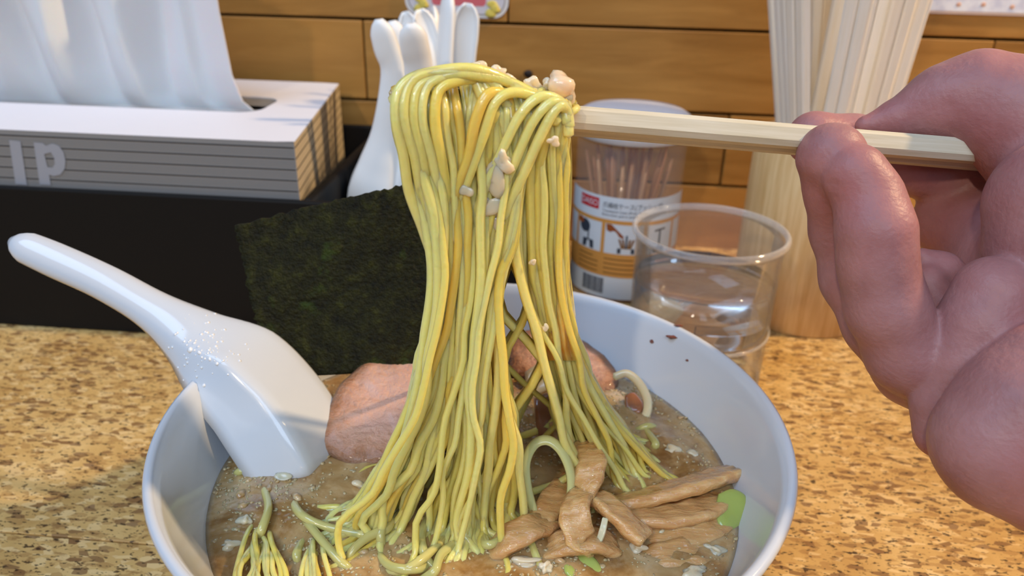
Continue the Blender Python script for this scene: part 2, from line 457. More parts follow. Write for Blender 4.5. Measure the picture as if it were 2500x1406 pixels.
# =================================================================== SETTING
W = 0.416
wall = box('wall_back', (-0.75, W+0.006, -0.15), (0.75, W+0.02, 0.50), MAT_DARKGAP); tag(wall, kind='structure', label='dark backing behind the horizontal wooden boards')
rows = [(-0.046, -0.0045, [-0.30, 0.16]), (-0.0045, 0.0369, [-0.23, 0.25]), (0.0369, 0.0763, [-0.21, 0.08, 0.36]), (0.0763, 0.1183, [-0.1153, 0.2035]),
        (0.1183, 0.1603, [-0.34, -0.0388, 0.32]), (0.1603, 0.2023, [-0.16, 0.14]), (0.2023, 0.2443, [-0.05, 0.30]), (0.2443, 0.2863, [-0.25, 0.1])]
for z0, z1, cuts in rows:
    xs = [-0.74]+cuts+[0.74]
    for a, b in zip(xs[:-1], xs[1:]):
        o = box('board', (a+0.0004, W+random.uniform(0, 0.0008), z0+0.0007), (b-0.0004, W+0.008, z1-0.0007), MAT_BOARD, bevel=0.0006, seg=2)
        o.parent = wall; o.matrix_parent_inverse = Matrix.Translation(-wall.location)
# knot in a board
kp = ony(1290, 180, W)
o = blob('knot', kp, (0.0026, 0.0006, 0.0022), simple('knot_dark', (30, 18, 12), 0.6), jit=0.15, seed=3); o.parent = wall; o.matrix_parent_inverse = Matrix.Translation(-wall.location)

# counter: two slabs meeting at a joint
tbl = empty('counter', (0, 0.2, -0.03))
for nm, y0, y1 in (('slab', -0.28, 0.1603), ('slab', 0.1609, W+0.006)):
    box(nm, (-0.75, y0, -0.03), (0.75, y1, 0.0), MAT_TABLE, tbl, bevel=0.0003, seg=1)
box('base_panel', (-0.7, -0.1, -0.75), (0.7, -0.06, -0.0305), MAT_DARKGAP, tbl)
tag(tbl, 'speckled tan flake counter top with a dark joint line', 'counter')

# =================================================================== BOWL
BC = np.array([-0.0206, 0.1562, 0.0])
prof = [(0.0, 0.006), (0.026, 0.0055), (0.0285, 0.0), (0.031, 0.0), (0.0325, 0.006), (0.046, 0.0115), (0.058, 0.022), (0.0665, 0.036), (0.0722, 0.050),
        (0.0746, 0.0552), (0.0750, 0.0563), (0.0746, 0.0572), (0.0736, 0.0575), (0.0727, 0.0570), (0.0715, 0.0545), (0.0690, 0.047), (0.0650, 0.038), (0.0565, 0.0245), (0.045, 0.0145), (0.030, 0.0095), (0.0, 0.0085)]
bowl = empty('ramen_bowl', BC)
v, f = lathe(prof, 128)
o = weld(new_obj('bowl_body', v, f, MAT_PORC, bowl)); 
for k, (px, py, sx, sy) in enumerate(((1640, 812, 0.0016, 0.0008), (1664, 799, 0.0014, 0.0006), (1625, 803, 0.0006, 0.0005), (1693, 860, 0.0005, 0.0004), (1412, 742, 0.0005, 0.0004))):
    p = onz(px, py, 0.0565 if k < 2 else 0.053)
    d = p[:2]-BC[:2]; rr = np.linalg.norm(d)
    z = 0.0578 if k == 1 else (0.0550 if k == 0 else 0.051)
    rad_in = {0.0578: 0.0735, 0.0550: 0.0716, 0.051: 0.0703}[z]
    q = d/rr*rad_in
    o = blob('sauce_stain', (q[0], q[1], z), (sx, sy, 0.0004), MAT_STAIN, bowl, jit=0.5, sub=2, seed=k)
    o['label'] = 'dried brown sauce spot'
tag(bowl, 'white round ramen bowl holding soup noodles and toppings', 'bowl')

# broth
BZ = 0.038
R0 = 0.0649
def broth_h(x, y):
    return 0.0004*math.sin(190*x+1.0)*math.cos(170*y)+0.0003*math.sin(420*x+300*y)+0.00015*math.cos(610*y-350*x)
v, f = [], []
NR, NA = 44, 128
v.append((0, 0, BZ+broth_h(0, 0)))
for i in range(1, NR+1):
    r_ = R0*i/NR
    for k in range(NA):
        a = 2*math.pi*k/NA; x, y = r_*math.cos(a), r_*math.sin(a)
        v.append((x, y, BZ+broth_h(x, y)*(1 if i < NR-2 else 0.3)))
for k in range(NA): f.append((0, 1+k, 1+(k+1) % NA))
for i in range(NR-1):
    for k in range(NA):
        k2 = (k+1) % NA; f.append((1+i*NA+k, 1+(i+1)*NA+k, 1+(i+1)*NA+k2, 1+i*NA+k2))
base = len(v); 
for (r_, z_) in ((0.0555, 0.0240), (0.0440, 0.0148)):
    for k in range(NA):
        a = 2*math.pi*k/NA; v.append((r_*math.cos(a), r_*math.sin(a), z_))
prev = 1+(NR-1)*NA
for s_ in range(2):
    cur = base+s_*NA
    for k in range(NA):
        k2 = (k+1) % NA; f.append((prev+k, cur+k, cur+k2, prev+k2))
    prev = cur
f.append(tuple(prev+k for k in range(NA-1, -1, -1)))
broth = new_obj('broth', v, f, MAT_BROTH, loc=tuple(BC))
tag(broth, 'cloudy beige pork broth filling the white bowl', 'soup', kind='stuff')

# floating back-fat crumbs, uncountable: one mesh
bm = bmesh.new()
ico = bmesh.new(); bmesh.ops.create_icosphere(ico, subdivisions=1, radius=1.0)
iv = np.array([p.co[:] for p in ico.verts]); ifc = [[q.index for q in fc.verts] for fc in ico.faces]; ico.free()
V, Fc = [], []
for k in range(9000):
    a = rng.uniform(0, 2*math.pi); r_ = 0.0645*math.sqrt(rng.uniform(0.02, 1))
    x, y = r_*math.cos(a), r_*math.sin(a)
    den = 0.5+0.5*math.sin(130*x+2)*math.cos(120*y+1)
    den = den**2+0.35*max(0, math.sin(310*x-1)*math.sin(280*y+2))
    if rng.uniform() > den*1.3+0.08: continue
    s_ = rng.uniform(0.0002, 0.0007)*(2.6 if rng.uniform() < 0.03 else 1)
    q = iv*(np.array([1, rng.uniform(.4, 1), .38])*s_)*(1+rng.normal(0, .26, (len(iv), 1)))
    ca, sa = math.cos(a*7), math.sin(a*7)
    q = q@np.array([[ca, sa, 0], [-sa, ca, 0], [0, 0, 1]])
    o_ = len(V); V += [tuple(p+np.array([x, y, BZ+broth_h(x, y)])) for p in q]; Fc += [[i+o_ for i in fc] for fc in ifc]
crumbs = new_obj('fat_crumbs', V, Fc, MAT_CRUMB, loc=tuple(BC)); tag(crumbs, 'tiny pale fat crumbs floating all over the broth', 'fat crumbs', kind='stuff')
bm.free()

for k, (px, py, a, b) in enumerate(((1290, 1368, .0026, .0018), (1330, 1385, .0016, .0012), (1560, 1338, .0015, .0012), (1700, 1395, .0022, .0016), (600, 1270, .0016, .0012), (690, 1165, .0022, .0014), (560, 1330, .0018, .0012), (1640, 1100, .0020, .0014), (1690, 1110, .0018, .0013), (1745, 1340, .0020, .0015), (880, 1185, .0014, .001))):
    p = onz(px, py, BZ+.0002)
    o = blob('fat_lump', p, (a, b, .0009), MAT_FAT, jit=.5, sub=3, seed=300+k)
    tag(o, 'pale lump of pork fat floating on the broth', 'fat bit', 'fat lumps floating on the broth')

# =================================================================== CHOPSTICKS IN USE
def stick_center(px):
    t = (px-1340)/1060.0
    return 281+ t*108+ 0*t, 0.158+0.0195*t   # py, depth
def held_stick(name, p0, d0, p1, d1, w0, w1, label):
    A = atd(*p0, d0); B = atd(*p1, d1)
    T = B-A; Ln = np.linalg.norm(T); T /= Ln
    N = -_F-np.dot(-_F, T)*T; N /= np.linalg.norm(N); S_ = np.cross(N, T)
    v, f = [], []
    n = 10
    for i in range(n):
        t = i/(n-1); c_ = np.array([t*Ln, 0, 0]); w = (w0+(w1-w0)*t)/2
        if i == 0: w *= 0.6
        for (a_, b_) in ((-1, -.55), (-.55, -1), (.55, -1), (1, -.55), (1, .55), (.55, 1), (-.55, 1), (-1, .55)):
            v.append(c_+np.array([0, a_*w, b_*w]))
    for i in range(n-1):
        for k in range(8): f.append((i*8+k, i*8+(k+1) % 8, (i+1)*8+(k+1) % 8, (i+1)*8+k))
    f.append(tuple(range(7, -1, -1))); f.append(tuple((n-1)*8+k for k in range(8)))
    o = new_obj(name, v, f, MAT_USED, smooth=False)
    o.matrix_world = Matrix(((T[0], S_[0], N[0], A[0]), (T[1], S_[1], N[1], A[1]), (T[2], S_[2], N[2], A[2]), (0, 0, 0, 1)))
    tag(o, label, 'chopstick', 'wooden chopsticks held in the hand')
    return o
held_stick('chopstick', (1010, 257), 0.1515, (2440, 375), 0.1790, 0.0046, 0.0052, 'pale wooden chopstick in front, held in hand and lifting noodles')
held_stick('chopstick', (1030, 274), 0.1595, (2440, 396), 0.1850, 0.0040, 0.0046, 'pale wooden chopstick behind and just below the front one')

# =================================================================== LIFTED NOODLES
LV = [230, 260, 350, 450, 550, 650, 750, 850, 950, 1050, 1150, 1260]
GD = [
 [968, 966, 980, 1012, 1046, 1056, 1050, 1032, 1012, 985, 925, 835],
 [1000, 1010, 1025, 1050, 1075, 1080, 1075, 1060, 1040, 1012, 965, 900],
 [1060, 1070, 1075, 1090, 1100, 1108, 1105, 1093, 1080, 1060, 1015, 950],
 [1125, 1130, 1130, 1130, 1140, 1142, 1138, 1128, 1120, 1110, 1088, 1050],
 [1185, 1190, 1180, 1175, 1175, 1178, 1170, 1160, 1155, 1150, 1142, 1125],
 [1235, 1240, 1225, 1215, 1208, 1205, 1195, 1188, 1190, 1192, 1192, 1190],
 [1275, 1280, 1265, 1250, 1240, 1226, 1212, 1218, 1236, 1252, 1268, 1290],
 [1310, 1310, 1300, 1290, 1278, 1265, 1290, 1322, 1345, 1370, 1400, 1440],
 [1340, 1345, 1340, 1330, 1322, 1322, 1340, 1365, 1395, 1432, 1480, 1540],
 [1365, 1370, 1365, 1360, 1360, 1360, 1375, 1397, 1432, 1490, 1560, 1640],
 [1388, 1388, 1383, 1380, 1378, 1378, 1388, 1405, 1447, 1522, 1610, 1700]]
GD = np.array(GD, float)
def gx(u, py):
    u = min(max(u, 0), 10); i = min(int(u), 9); t = u-i
    if i == 6 and py > 640:      # the two hanks part here
        t = 0.0 if t < 0.5 else 1.0
    a = np.interp(py, LV, GD[i]); b = np.interp(py, LV, GD[i+1])
    return a+(b-a)*t
def top_py(x):
    return np.interp(x, [955, 990, 1080, 1160, 1230, 1300, 1390], [232, 186, 172, 160, 188, 205, 236])
def stick_at(x):
    t = (x-1010)/1430.0
    return 257+118*t, 0.1515+0.0275*t
nrs = np.random.default_rng(21)
NOODLE_LABEL = 'thin yellow wheat noodle draped over the chopsticks and hanging into the broth'
def noodle(P, n, r, mat, label, group, seg=8):
    Q = catmull(P, n)
    rr = r*(1+0.06*np.sin(np.linspace(0, nrs.uniform(6, 16), n)+nrs.uniform(0, 6)))
    v, f = tube(Q, rr, seg)
    o = new_obj('noodle', v, f, mat); recentre(o)
    tag(o, label, 'noodle', group)
    return o
LH = 'thin yellow noodle in the broad left hank hanging from the chopsticks'
RH = 'thin yellow noodle in the narrow right hank hanging from the chopsticks'
def sag(sd, de, t, off): return (sd-off)*(1-t**1.6)+de*t**1.6
def strand(u0, lay, du, ph, du2, ph2, r):
    left = u0 < 6.5
    def ux(py):
        g = min(1, max(0, (py-200)/250.0))
        w = u0+(du*math.sin((py-230)/330.0+ph)+du2*math.sin((py-230)/95.0+ph2))*g
        if left: return min(max(w, 0.0), 6.45)
        return min(max(w, 6.55), 10)
    if left: end = np.interp(u0, [0, 1.5, 3, 6.5], [1235, 1262, 1275, 1245])+nrs.normal(0, 40)
    else: end = np.interp(u0, [6.5, 8.5, 10], [1160, 1135, 1080])+nrs.normal(0, 24)
    endb = end-nrs.uniform(60, 170) if left else end-nrs.uniform(40, 110)
    x0 = gx(u0, 230)
    sy, sd = stick_at(x0)
    tp = top_py(x0)+lay*(sy-22-top_py(x0))+12
    xe = gx(ux(end), end)
    de = depth_of(onz(xe, end, BZ-0.001))
    deb = depth_of(onz(gx(ux(endb), endb), endb, BZ-0.001))
    fo = 0.0035+(1-lay)*0.0085
    front, back = [], []
    pys = [sy-6, 300, 350, 405, 465, 530, 600, 670, 740, 810, 880, 950, 1020, 1085, 1150, 1210, 1270, 1330]
    wob = nrs.normal(0, 4.5, len(pys))
    for j, py in enumerate(pys):
        if py > end-30: break
        t = max((py-250)/(end-250), 0)
        off = fo*(1-0.4*math.sin(math.pi*min(t*1.15, 1)))
        amp = 0.6+max(0, (py-760)/330.0)
        front.append(atd(gx(ux(py), py)+wob[j]*amp, py, sag(sd, de, t, off)))
    pe = onz(xe, end, BZ+0.0004); front.append(pe)
    # the tail runs out over the broth
    ang = nrs.normal(0, .3)+(np.interp(u0, [0, 2, 4, 6.4], [math.pi*1.15, math.pi*1.3, math.pi*1.5, math.pi*1.7]) if left else np.interp(u0, [6.6, 10], [math.pi*1.55, math.pi*1.9]))
    st = nrs.uniform(.004, .006); q = pe; nt = int(nrs.integers(2, 5)) if left else 2; cv = nrs.normal(0, .35)
    for m_ in range(nt):
        q = q+st*np.array([math.cos(ang), math.sin(ang), 0]); ang += cv+nrs.normal(0, .15)
        front.append(np.array([q[0], q[1], BZ+.0003-.0032*((m_+1)/nt)**1.5]))
    for j, py in enumerate(pys[::2]):
        if py > endb-40: break
        t = max((py-250)/(endb-250), 0)
        d = sag(sd, deb, t, -0.0065-(1-lay)*0.006)
        if t > 0.2: d = d-0.003*math.sin(math.pi*t)
        back.append(atd(gx(ux(py)+0.15, py)-wob[j], py, d))
    pb = onz(gx(ux(endb), endb), endb, BZ-0.001)
    back.append(pb); back.append(pb+np.array([0, 0.003, -0.005]))
    topp = [atd(x0+nrs.normal(0, 8), tp+4, sd-fo*0.75), atd(x0+nrs.normal(0, 8), tp, sd+0.001), atd(x0+nrs.normal(0, 8), tp+8, sd+0.0065+(1-lay)*0.004)]
    noodle(front[::-1]+topp+back, 84, r, MAT_NOODLE, LH if left else RH, 'noodles of the left hank' if left else 'noodles of the right hank', 7)
NC = 56
for c_ in range(NC):
    uc = (c_+nrs.uniform(.1, .9))/NC*10.0
    layc = nrs.uniform(0, 1); layc = layc*0.4 if nrs.uniform() < .5 else layc
    du, ph, du2, ph2 = nrs.normal(0, .85), nrs.uniform(0, 6.28), nrs.normal(0, .10), nrs.uniform(0, 6.28)
    for q_ in range(nrs.integers(2, 5)):
        strand(float(np.clip(uc+nrs.normal(0, .28), .02, 9.98)), float(np.clip(layc+nrs.normal(0, .12), 0, 1)), du+nrs.normal(0, .12), ph+nrs.normal(0, .2), du2+nrs.normal(0, .05), ph2+nrs.normal(0, .3), nrs.uniform(0.00072, 0.00106))

# soup clinging between the strands
def film(u0, u1, name):
    NU_, rows_ = 24, list(range(250, 1050 if u0 < 6 else 900, 30))
    v, f = [], []
    for s_ in (0, 1):
        for py in rows_:
            for i in range(NU_+1):
                u = u0+(u1-u0)*i/NU_
                x = gx(u, py); sy, sd = stick_at(gx(u, 250)); t = max((py-250)/1000.0, 0)
                e = 1-abs(2*i/NU_-1)**4
                d = sag(sd, 0.198, t, 0.0052*e*(1-.4*math.sin(math.pi*t)))
                if s_: d = d+0.0035+0.004*e
                d += 0.0006*math.sin(u*9+py*.02)+.0005*math.sin(py*.045+u*3)
                v.append(atd(x, py, d))
    w_ = NU_+1; n1_ = w_*len(rows_)
    for j in range(len(rows_)-1):
        for i in range(NU_):
            a = j*w_+i; f.append((a, a+w_, a+w_+1, a+1)); b = a+n1_; f.append((b, b+1, b+w_+1, b+w_))
        a = j*w_; f.append((a, a+n1_, a+w_+n1_, a+w_)); a = j*w_+NU_; f.append((a, a+w_, a+w_+n1_, a+n1_))
    for i in range(NU_):
        f.append((i, i+1, i+1+n1_, i+n1_)); a = (len(rows_)-1)*w_+i; f.append((a, a+n1_, a+1+n1_, a+1))
    o = new_obj(name, v, f, MAT_SOUPFILM); recentre(o); return o
o = film(0.5, 6.0, 'soup_film'); tag(o, 'glossy amber soup clinging inside the left hank of noodles', 'soup', kind='stuff')
o = film(6.9, 9.6, 'soup_film'); tag(o, 'glossy amber soup clinging inside the right hank of noodles', 'soup', kind='stuff')

# strands pulled sideways over the top of the bundle, then hanging with the rest
for k, (pts, ue) in enumerate((
    ([(1240, 262), (1200, 200), (1120, 178), (1030, 182), (975, 218), (966, 290), (985, 380)], 0.2),
    ([(1300, 240), (1230, 194), (1150, 168), (1060, 176), (1000, 202), (985, 280), (1012, 380)], 0.7),
    ([(1330, 245), (1240, 200), (1140, 182), (1070, 190), (1020, 215), (1010, 290), (1030, 380)], 1.0),
    ([(1180, 240), (1150, 188), (1080, 190), (1040, 215), (1030, 290), (1055, 390)], 1.6),
    ([(1200, 240), (1170, 196), (1110, 200), (1070, 225), (1062, 300), (1078, 390)], 2.1),
    ([(1360, 300), (1330, 248), (1260, 225), (1210, 250), (1180, 330), (1140, 440)], 2.2),
    ([(1385, 300), (1370, 252), (1320, 236), (1270, 280), (1225, 370), (1180, 470)], 3.2),
    ([(1250, 300), (1235, 235), (1190, 232), (1160, 300), (1145, 380), (1110, 480)], 1.8),
    ([(1390, 310), (1380, 262), (1345, 250), (1300, 300), (1255, 400), (1215, 490)], 4.4),
    ([(1388, 330), (1384, 272), (1360, 262), (1325, 320), (1280, 420), (1240, 510)], 5.2))):
    P = []
    for j, (x, y) in enumerate(pts):
        sy, sd = stick_at(x); t = max((y-250)/950.0, 0); P.append(atd(x, y, sag(sd, 0.196, t, 0.0135*(1-.35*math.sin(math.pi*t)) if j > 1 else 0.0115)))
    y_ = pts[-1][1]+90; x_ = pts[-1][0]; sd0 = stick_at(x_)[1]; xl = x_-pts[-2][0]
    while y_ < 1180:
        t = (y_-250)/950.0; w_ = min(1, (y_-pts[-1][1])/300.0)
        P.append(atd(((x_+xl*min(1, (y_-pts[-1][1])/90)*.5)*(1-w_)+gx(ue, y_)*w_)+nrs.normal(0, 4), y_, sag(sd0, 0.196, t, 0.0135*(1-.42*math.sin(math.pi*t))))); y_ += 95
    xe = gx(ue, 1200); pe = onz(xe, 1215, BZ+.0005); P.append(pe); P.append(pe+np.array([-.003, -.004, -.003]))
    noodle(P, 84, 0.00105, MAT_NOODLE, 'thin yellow noodle pulled sideways across the top of the lifted bundle', 'noodles pulled across the top of the bundle', 8)

# pale fat bits stuck to the lifted noodles
fb = [(1370, 212, 34, 32, 34), (1218, 176, 18, 16, 16), (1165, 163, 20, 14, 14), (1190, 182, 14, 12, 12), (1240, 205, 22, 18, 16), (1300, 210, 18, 16, 16), (1382, 240, 14, 18, 14), (1335, 205, 12, 12, 12),
      (1228, 400, 22, 30, 12), (1205, 440, 24, 34, 12), (1190, 505, 28, 30, 12), (1215, 540, 18, 20, 10), (1140, 465, 14, 14, 8), (1128, 590, 12, 14, 8), (1350, 345, 14, 12, 8),
      (1250, 245, 16, 14, 10), (1120, 655, 10, 12, 8), (1300, 640, 9, 10, 7), (1045, 1075, 14, 18, 9), (985, 1110, 8, 16, 8), (1330, 800, 9, 10, 7), (1150, 820, 8, 10, 7)]
for k, (x, y, a, b, c_) in enumerate(fb):
    sy, sd = stick_at(min(x, 1390))
    t = max((y-250)/900.0, 0); d = sag(sd, 0.190, min(t, 1), 0.0148*(1-.35*math.sin(math.pi*min(t, 1))))
    if y < 250: d = sd-0.008
    s_ = d/FPX
    o = blob('fat_bit', atd(x, y, d), (a*s_, c_*s_*0.8, b*s_), MAT_FAT, jit=0.4, sub=3, seed=100+k)
    o.data.polygons.foreach_set('use_smooth', [True]*len(o.data.polygons))
    if k == 0: tag(o, 'large translucent pink fat cube at the right end of the lifted noodles', 'fat bit', 'fat bits on the lifted noodles')
    else: tag(o, 'small pale fat bit stuck to the lifted noodles', 'fat bit', 'fat bits on the lifted noodles')

# =================================================================== THINGS IN THE SOUP
def at_broth(px, py, h=0.0): return onz(px, py, BZ+h)
# noodles lying in the broth
soaked = [
 [(708, 1215), (740, 1260), (810, 1290), (900, 1305), (960, 1290)],
 [(720, 1235), (770, 1300), (830, 1370), (870, 1400)],
 [(1000, 1180), (930, 1240), (860, 1250), (830, 1265)],
 [(900, 1215), (945, 1240), (950, 1285), (900, 1310), (860, 1345), (850, 1380)],
 [(1010, 1220), (960, 1270), (930, 1300), (935, 1350)],
 [(640, 1180), (655, 1235), (640, 1290), (625, 1320)],
 [(745, 1200), (735, 1240)], [(855, 1150), (862, 1190)], [(750, 1310), (725, 1350), (735, 1390)],
 [(905, 1330), (950, 1380), (1010, 1390), (1060, 1380)], [(1100, 1300), (1060, 1340), (1000, 1385), (930, 1400)],
 [(1140, 1310), (1080, 1350), (1060, 1395), (1020, 1420)], [(1180, 1300), (1190, 1330), (1230, 1310), (1290, 1260)],
 [(1060, 1240), (1030, 1300), (1040, 1360), (1080, 1410)], [(960, 1200), (900, 1260), (850, 1300), (780, 1310)],
 [(570, 1165), (590, 1150), (620, 1160)], [(1540, 1060), (1580, 1040), (1610, 1050)], [(1560, 1030), (1600, 1080), (1590, 1095)]]
for k, pts in enumerate(soaked):
    P = []
    for j, (x, y) in enumerate(pts):
        h = 0.0011+0.0006*math.sin(j*1.9+k) if 0 < j < len(pts)-1 else -0.0022
        P.append(at_broth(x, y, h))
    noodle(P, 30, 0.00105, MAT_SOAKED, 'pale soaked noodle lying in the broth beside the bundle', 'noodles lying in the broth')
# two clumps of bright noodles near the front edge
for cx, cy, n_, sp in ((635, 1372, 13, 26), (765, 1395, 7, 20)):
    for k in range(n_):
        x = cx+(k-(n_-1)/2)*sp*0.25+nrs.normal(0, 5); b_ = nrs.normal(0, 10, 4); y_ = nrs.normal(0, 14)
        P = [at_broth(x*0.5+cx*0.5+b_[0], cy-62+y_, -0.0025), at_broth(x+b_[1]*.5, cy-30+y_, 0.0014), at_broth(x+(x-cx)*0.5+b_[2], cy+22, 0.0022), at_broth(x+(x-cx)*.9+b_[3], cy+80, 0.001), at_broth(x+(x-cx)+b_[0], cy+120+y_, -0.002)]
        noodle(P, 24, 0.0006, MAT_NOODLE, 'bright yellow noodle surfacing in a clump at the near left of the bowl', 'noodle clumps near the front of the bowl')

def slab(name, outline_px, y0py, slope, thick, mat, label, cat, group=None, bulge=0.0006, sub=1):
    """slice of food: outline by bearing on a plane rising from the broth"""
    P0 = at_broth(outline_px[0][0], y0py)
    nrm = np.array([0, -slope, 1.0]); nrm /= np.linalg.norm(nrm)
    pts = []
    C_ = catmull(np.array(outline_px+[outline_px[0]], float), len(outline_px)*5+1)[:-1]
    for x, y in C_:
        d = bearing(x, y); t = np.dot(P0-CAM, nrm)/np.dot(d, nrm); pts.append(CAM+d*t)
    pts = np.array(pts); c_ = pts.mean(0)
    n = len(pts); v, f, ed = [], [], []
    rings = [(0.0, 0, 0), (0.3, 0, 0), (0.55, 0, .2), (0.75, 0, .42), (0.9, -0.08, .75), (0.97, -.2, .95), (1.0, -0.45, 1), (1.0, -0.75, 1), (0.92, -1, 1), (0.0, -1, 1)]
    rs = np.random.default_rng(len(name)+int(y0py))
    for rr, dz, e in rings:
        for q in pts:
            p = c_+(q-c_)*rr+nrm*(thick*dz)
            if dz > -0.5: p = p+nrm*bulge*math.sin(p[0]*600)*math.cos(p[1]*500)
            v.append(p); ed.append(e)
    for i in range(len(rings)-1):
        for k in range(n):
            k2 = (k+1) % n; f.append((i*n+k, i*n+k2, (i+1)*n+k2, (i+1)*n+k))
    o = new_obj(name, v, f, mat)
    at = o.data.attributes.new('edge', 'FLOAT', 'POINT'); at.data.foreach_set('value', ed)
    weld(o, 1e-7); recentre(o)
    tag(o, label, cat, group); return o
slab('pork_slice', [(775, 1085), (800, 985), (835, 920), (900, 872), (990, 848), (1100, 850), (1130, 950), (1080, 1080), (960, 1120), (860, 1128)], 1152, 0.42, 0.005, MAT_PORK, 'large pink slice of simmered pork leaning between spoon and noodles', 'pork slice', 'pork slices')
slab('pork_slice', [(1235, 900), (1245, 830), (1290, 800), (1380, 808), (1450, 840), (1510, 905), (1480, 960), (1360, 960)], 960, 0.30, 0.005, MAT_PORK, 'pork slice behind the noodles near the far rim of the bowl', 'pork slice', 'pork slices')

def strip(name, pts, widths, thick, mat, label, cat, group, up=0.0, roll=0.0, n=26):
    """bent slab of even thickness along points (px, py, height)"""
    P = catmull([at_broth(x, y, h) for x, y, h in pts], n)
    T = np.gradient(P, axis=0); T /= np.linalg.norm(T, axis=1)[:, None]
    w = np.interp(np.linspace(0, 1, n), np.linspace(0, 1, len(widths)), widths)
    v, f = [], []
    sec = [(-1, 0), (-.93, .8), (-.6, 1), (-.25, .8), (0, .95), (.3, .78), (.62, 1), (.93, .8), (1, 0), (.9, -.9), (0, -1), (-.9, -.9)]
    ns = len(sec)
    for i in range(n):
        a = Vector(T[i]).cross(Vector((0, 0, 1))); a.normalize(); b = a.cross(Vector(T[i])); b.normalize()
        q = Matrix.Rotation(roll, 3, Vector(T[i])); a = np.array(q@a); b = np.array(q@b)
        e = 1.0 if 0 < i < n-1 else 0.85
        for s_, t_ in sec: v.append(P[i]+a*s_*w[i]/2*e+b*t_*thick/2*e)
    for i in range(n-1):
        for k in range(ns):
            k2 = (k+1) % ns; f.append((i*ns+k, i*ns+k2, (i+1)*ns+k2, (i+1)*ns+k))
    f.append(tuple(range(ns-1, -1, -1))); f.append(tuple((n-1)*ns+k for k in range(ns)))
    o = new_obj(name, v, f, mat); weld(o, 1e-8); recentre(o)
    tag(o, label, cat, group); return o
GM = 'bamboo shoot strips in the soup'
for pts, w_, th_, rl, lb in (
  ([(1452, 1208, .0065), (1510, 1256, .006), (1578, 1318, .003)], [.0062, .0068, .0068], .0026, -.25, 'short straight bamboo shoot strip with squared end, centre of the pile'),
  ([(1450, 1235, .001), (1560, 1218, .0012), (1690, 1182, .0022), (1792, 1150, .0012)], [.006, .0075, .0095, .0085], .003, -.45, 'long bamboo shoot strip reaching the right wall of the bowl'),
  ([(1520, 1248, .0002), (1600, 1262, .0010), (1700, 1246, .0008), (1790, 1205, -.0012)], [.0075, .009, .010, .008], .0026, -.25, 'broad bamboo shoot strip below the long one at right'),
  ([(1585, 1332, -.0014), (1640, 1312, -.0002), (1720, 1284, .0002), (1780, 1250, -.0014)], [.007, .009, .010, .008], .0026, .12, 'flat bamboo shoot strip under the broad one at right'),
  ([(1425, 1080, .010), (1446, 1130, .012), (1428, 1190, .009), (1415, 1230, .004)], [.0062, .007, .007, .006], .0026, .2, 'orange bamboo shoot strip standing beside the big leek ring'),
  ([(1425, 1195, .008), (1402, 1250, .008), (1415, 1310, .004), (1420, 1345, -.001)], [.006, .007, .0075, .007], .0026, .3, 'folded orange bamboo shoot strip left of the squared one'),
  ([(1195, 1352, -.001), (1245, 1315, .003), (1300, 1285, .004), (1350, 1272, .001)], [.006, .007, .007, .006], .0026, .1, 'bamboo shoot strip at the foot of the noodle bundle'),
  ([(1330, 1345, -.001), (1390, 1322, .002), (1460, 1318, .002), (1505, 1340, -.001)], [.007, .008, .008, .007], .0026, 0, 'half sunken bamboo shoot strip in front of the pile'),
  ([(1560, 1372, -.0020), (1630, 1358, -.0006), (1700, 1350, -.0005), (1760, 1358, -.002)], [.006, .008, .009, .007], .0024, .1, 'bamboo shoot strip nearest the lower right wall of the bowl'),
  ([(1310, 1290, .002), (1340, 1240, .003), (1370, 1200, .003), (1400, 1170, .001)], [.006, .007, .007, .006], .0026, .1, 'brown bamboo shoot strip seen through the big leek ring')):
    o = strip('bamboo_shoot_strip', pts, w_, th_, MAT_MENMA, lb, 'bamboo shoot', GM, roll=rl)
    for vv in o.data.vertices:
        p = vv.co
        p.z += .0002*math.sin(p.x*900+p.y*500)+.00015*math.sin(p.y*1400-p.x*300); p.x += .0002*math.sin(p.y*800+p.z*900)

# leek rings
def ring_band(name, pts, r, width, mat, label, group):
    P = catmull(pts, 40); v, f = tube(P, r, 8, flat=width)
    o = new_obj(name, v, f, mat); recentre(o); tag(o, label, 'leek', group); return o
GL = 'leek slices in the soup'
d0 = depth_of(at_broth(1330, 1250))-0.004
ring_band('leek_ring', [atd(x, y, d0) for x, y in ((1312, 1275), (1290, 1200), (1284, 1130), (1305, 1085), (1338, 1075), (1370, 1100), (1392, 1150), (1394, 1205), (1378, 1250))], 0.0009, 1.6, MAT_LEEK, 'large upright pale green leek ring in front of the noodles', GL)
d1 = depth_of(at_broth(1545, 1010))
ring_band('leek_ring', [atd(x, y, d1) for x, y in ((1500, 920), (1530, 912), (1560, 935), (1580, 975), (1578, 1010), (1560, 1035))], 0.0009, 1.5, MAT_LEEKW, 'whitish leek ring to the right of the noodle bundle', GL)
ring_band('leek_ring', [atd(x, y, depth_of(at_broth(x, y))-.002) for x, y in ((1272, 880), (1300, 890), (1330, 880), (1350, 860))], 0.0008, 1.2, MAT_LEEK, 'thin leek sliver between the two hanks of noodles', GL)
o = slab('leek_slice', [(1755, 1200), (1790, 1190), (1822, 1210), (1830, 1245), (1805, 1285), (1770, 1300), (1745, 1260)], 1290, 0.35, 0.002, MAT_LEEKG, 'bright green leek slice against the right bowl wall', 'leek', GL)
o = slab('leek_slice', [(1370, 1375), (1400, 1350), (1450, 1358), (1470, 1390), (1430, 1412), (1385, 1405)], 1395, 0.02, 0.002, MAT_LEEKG, 'sunken green leek slice at the near edge of the picture', 'leek', GL)
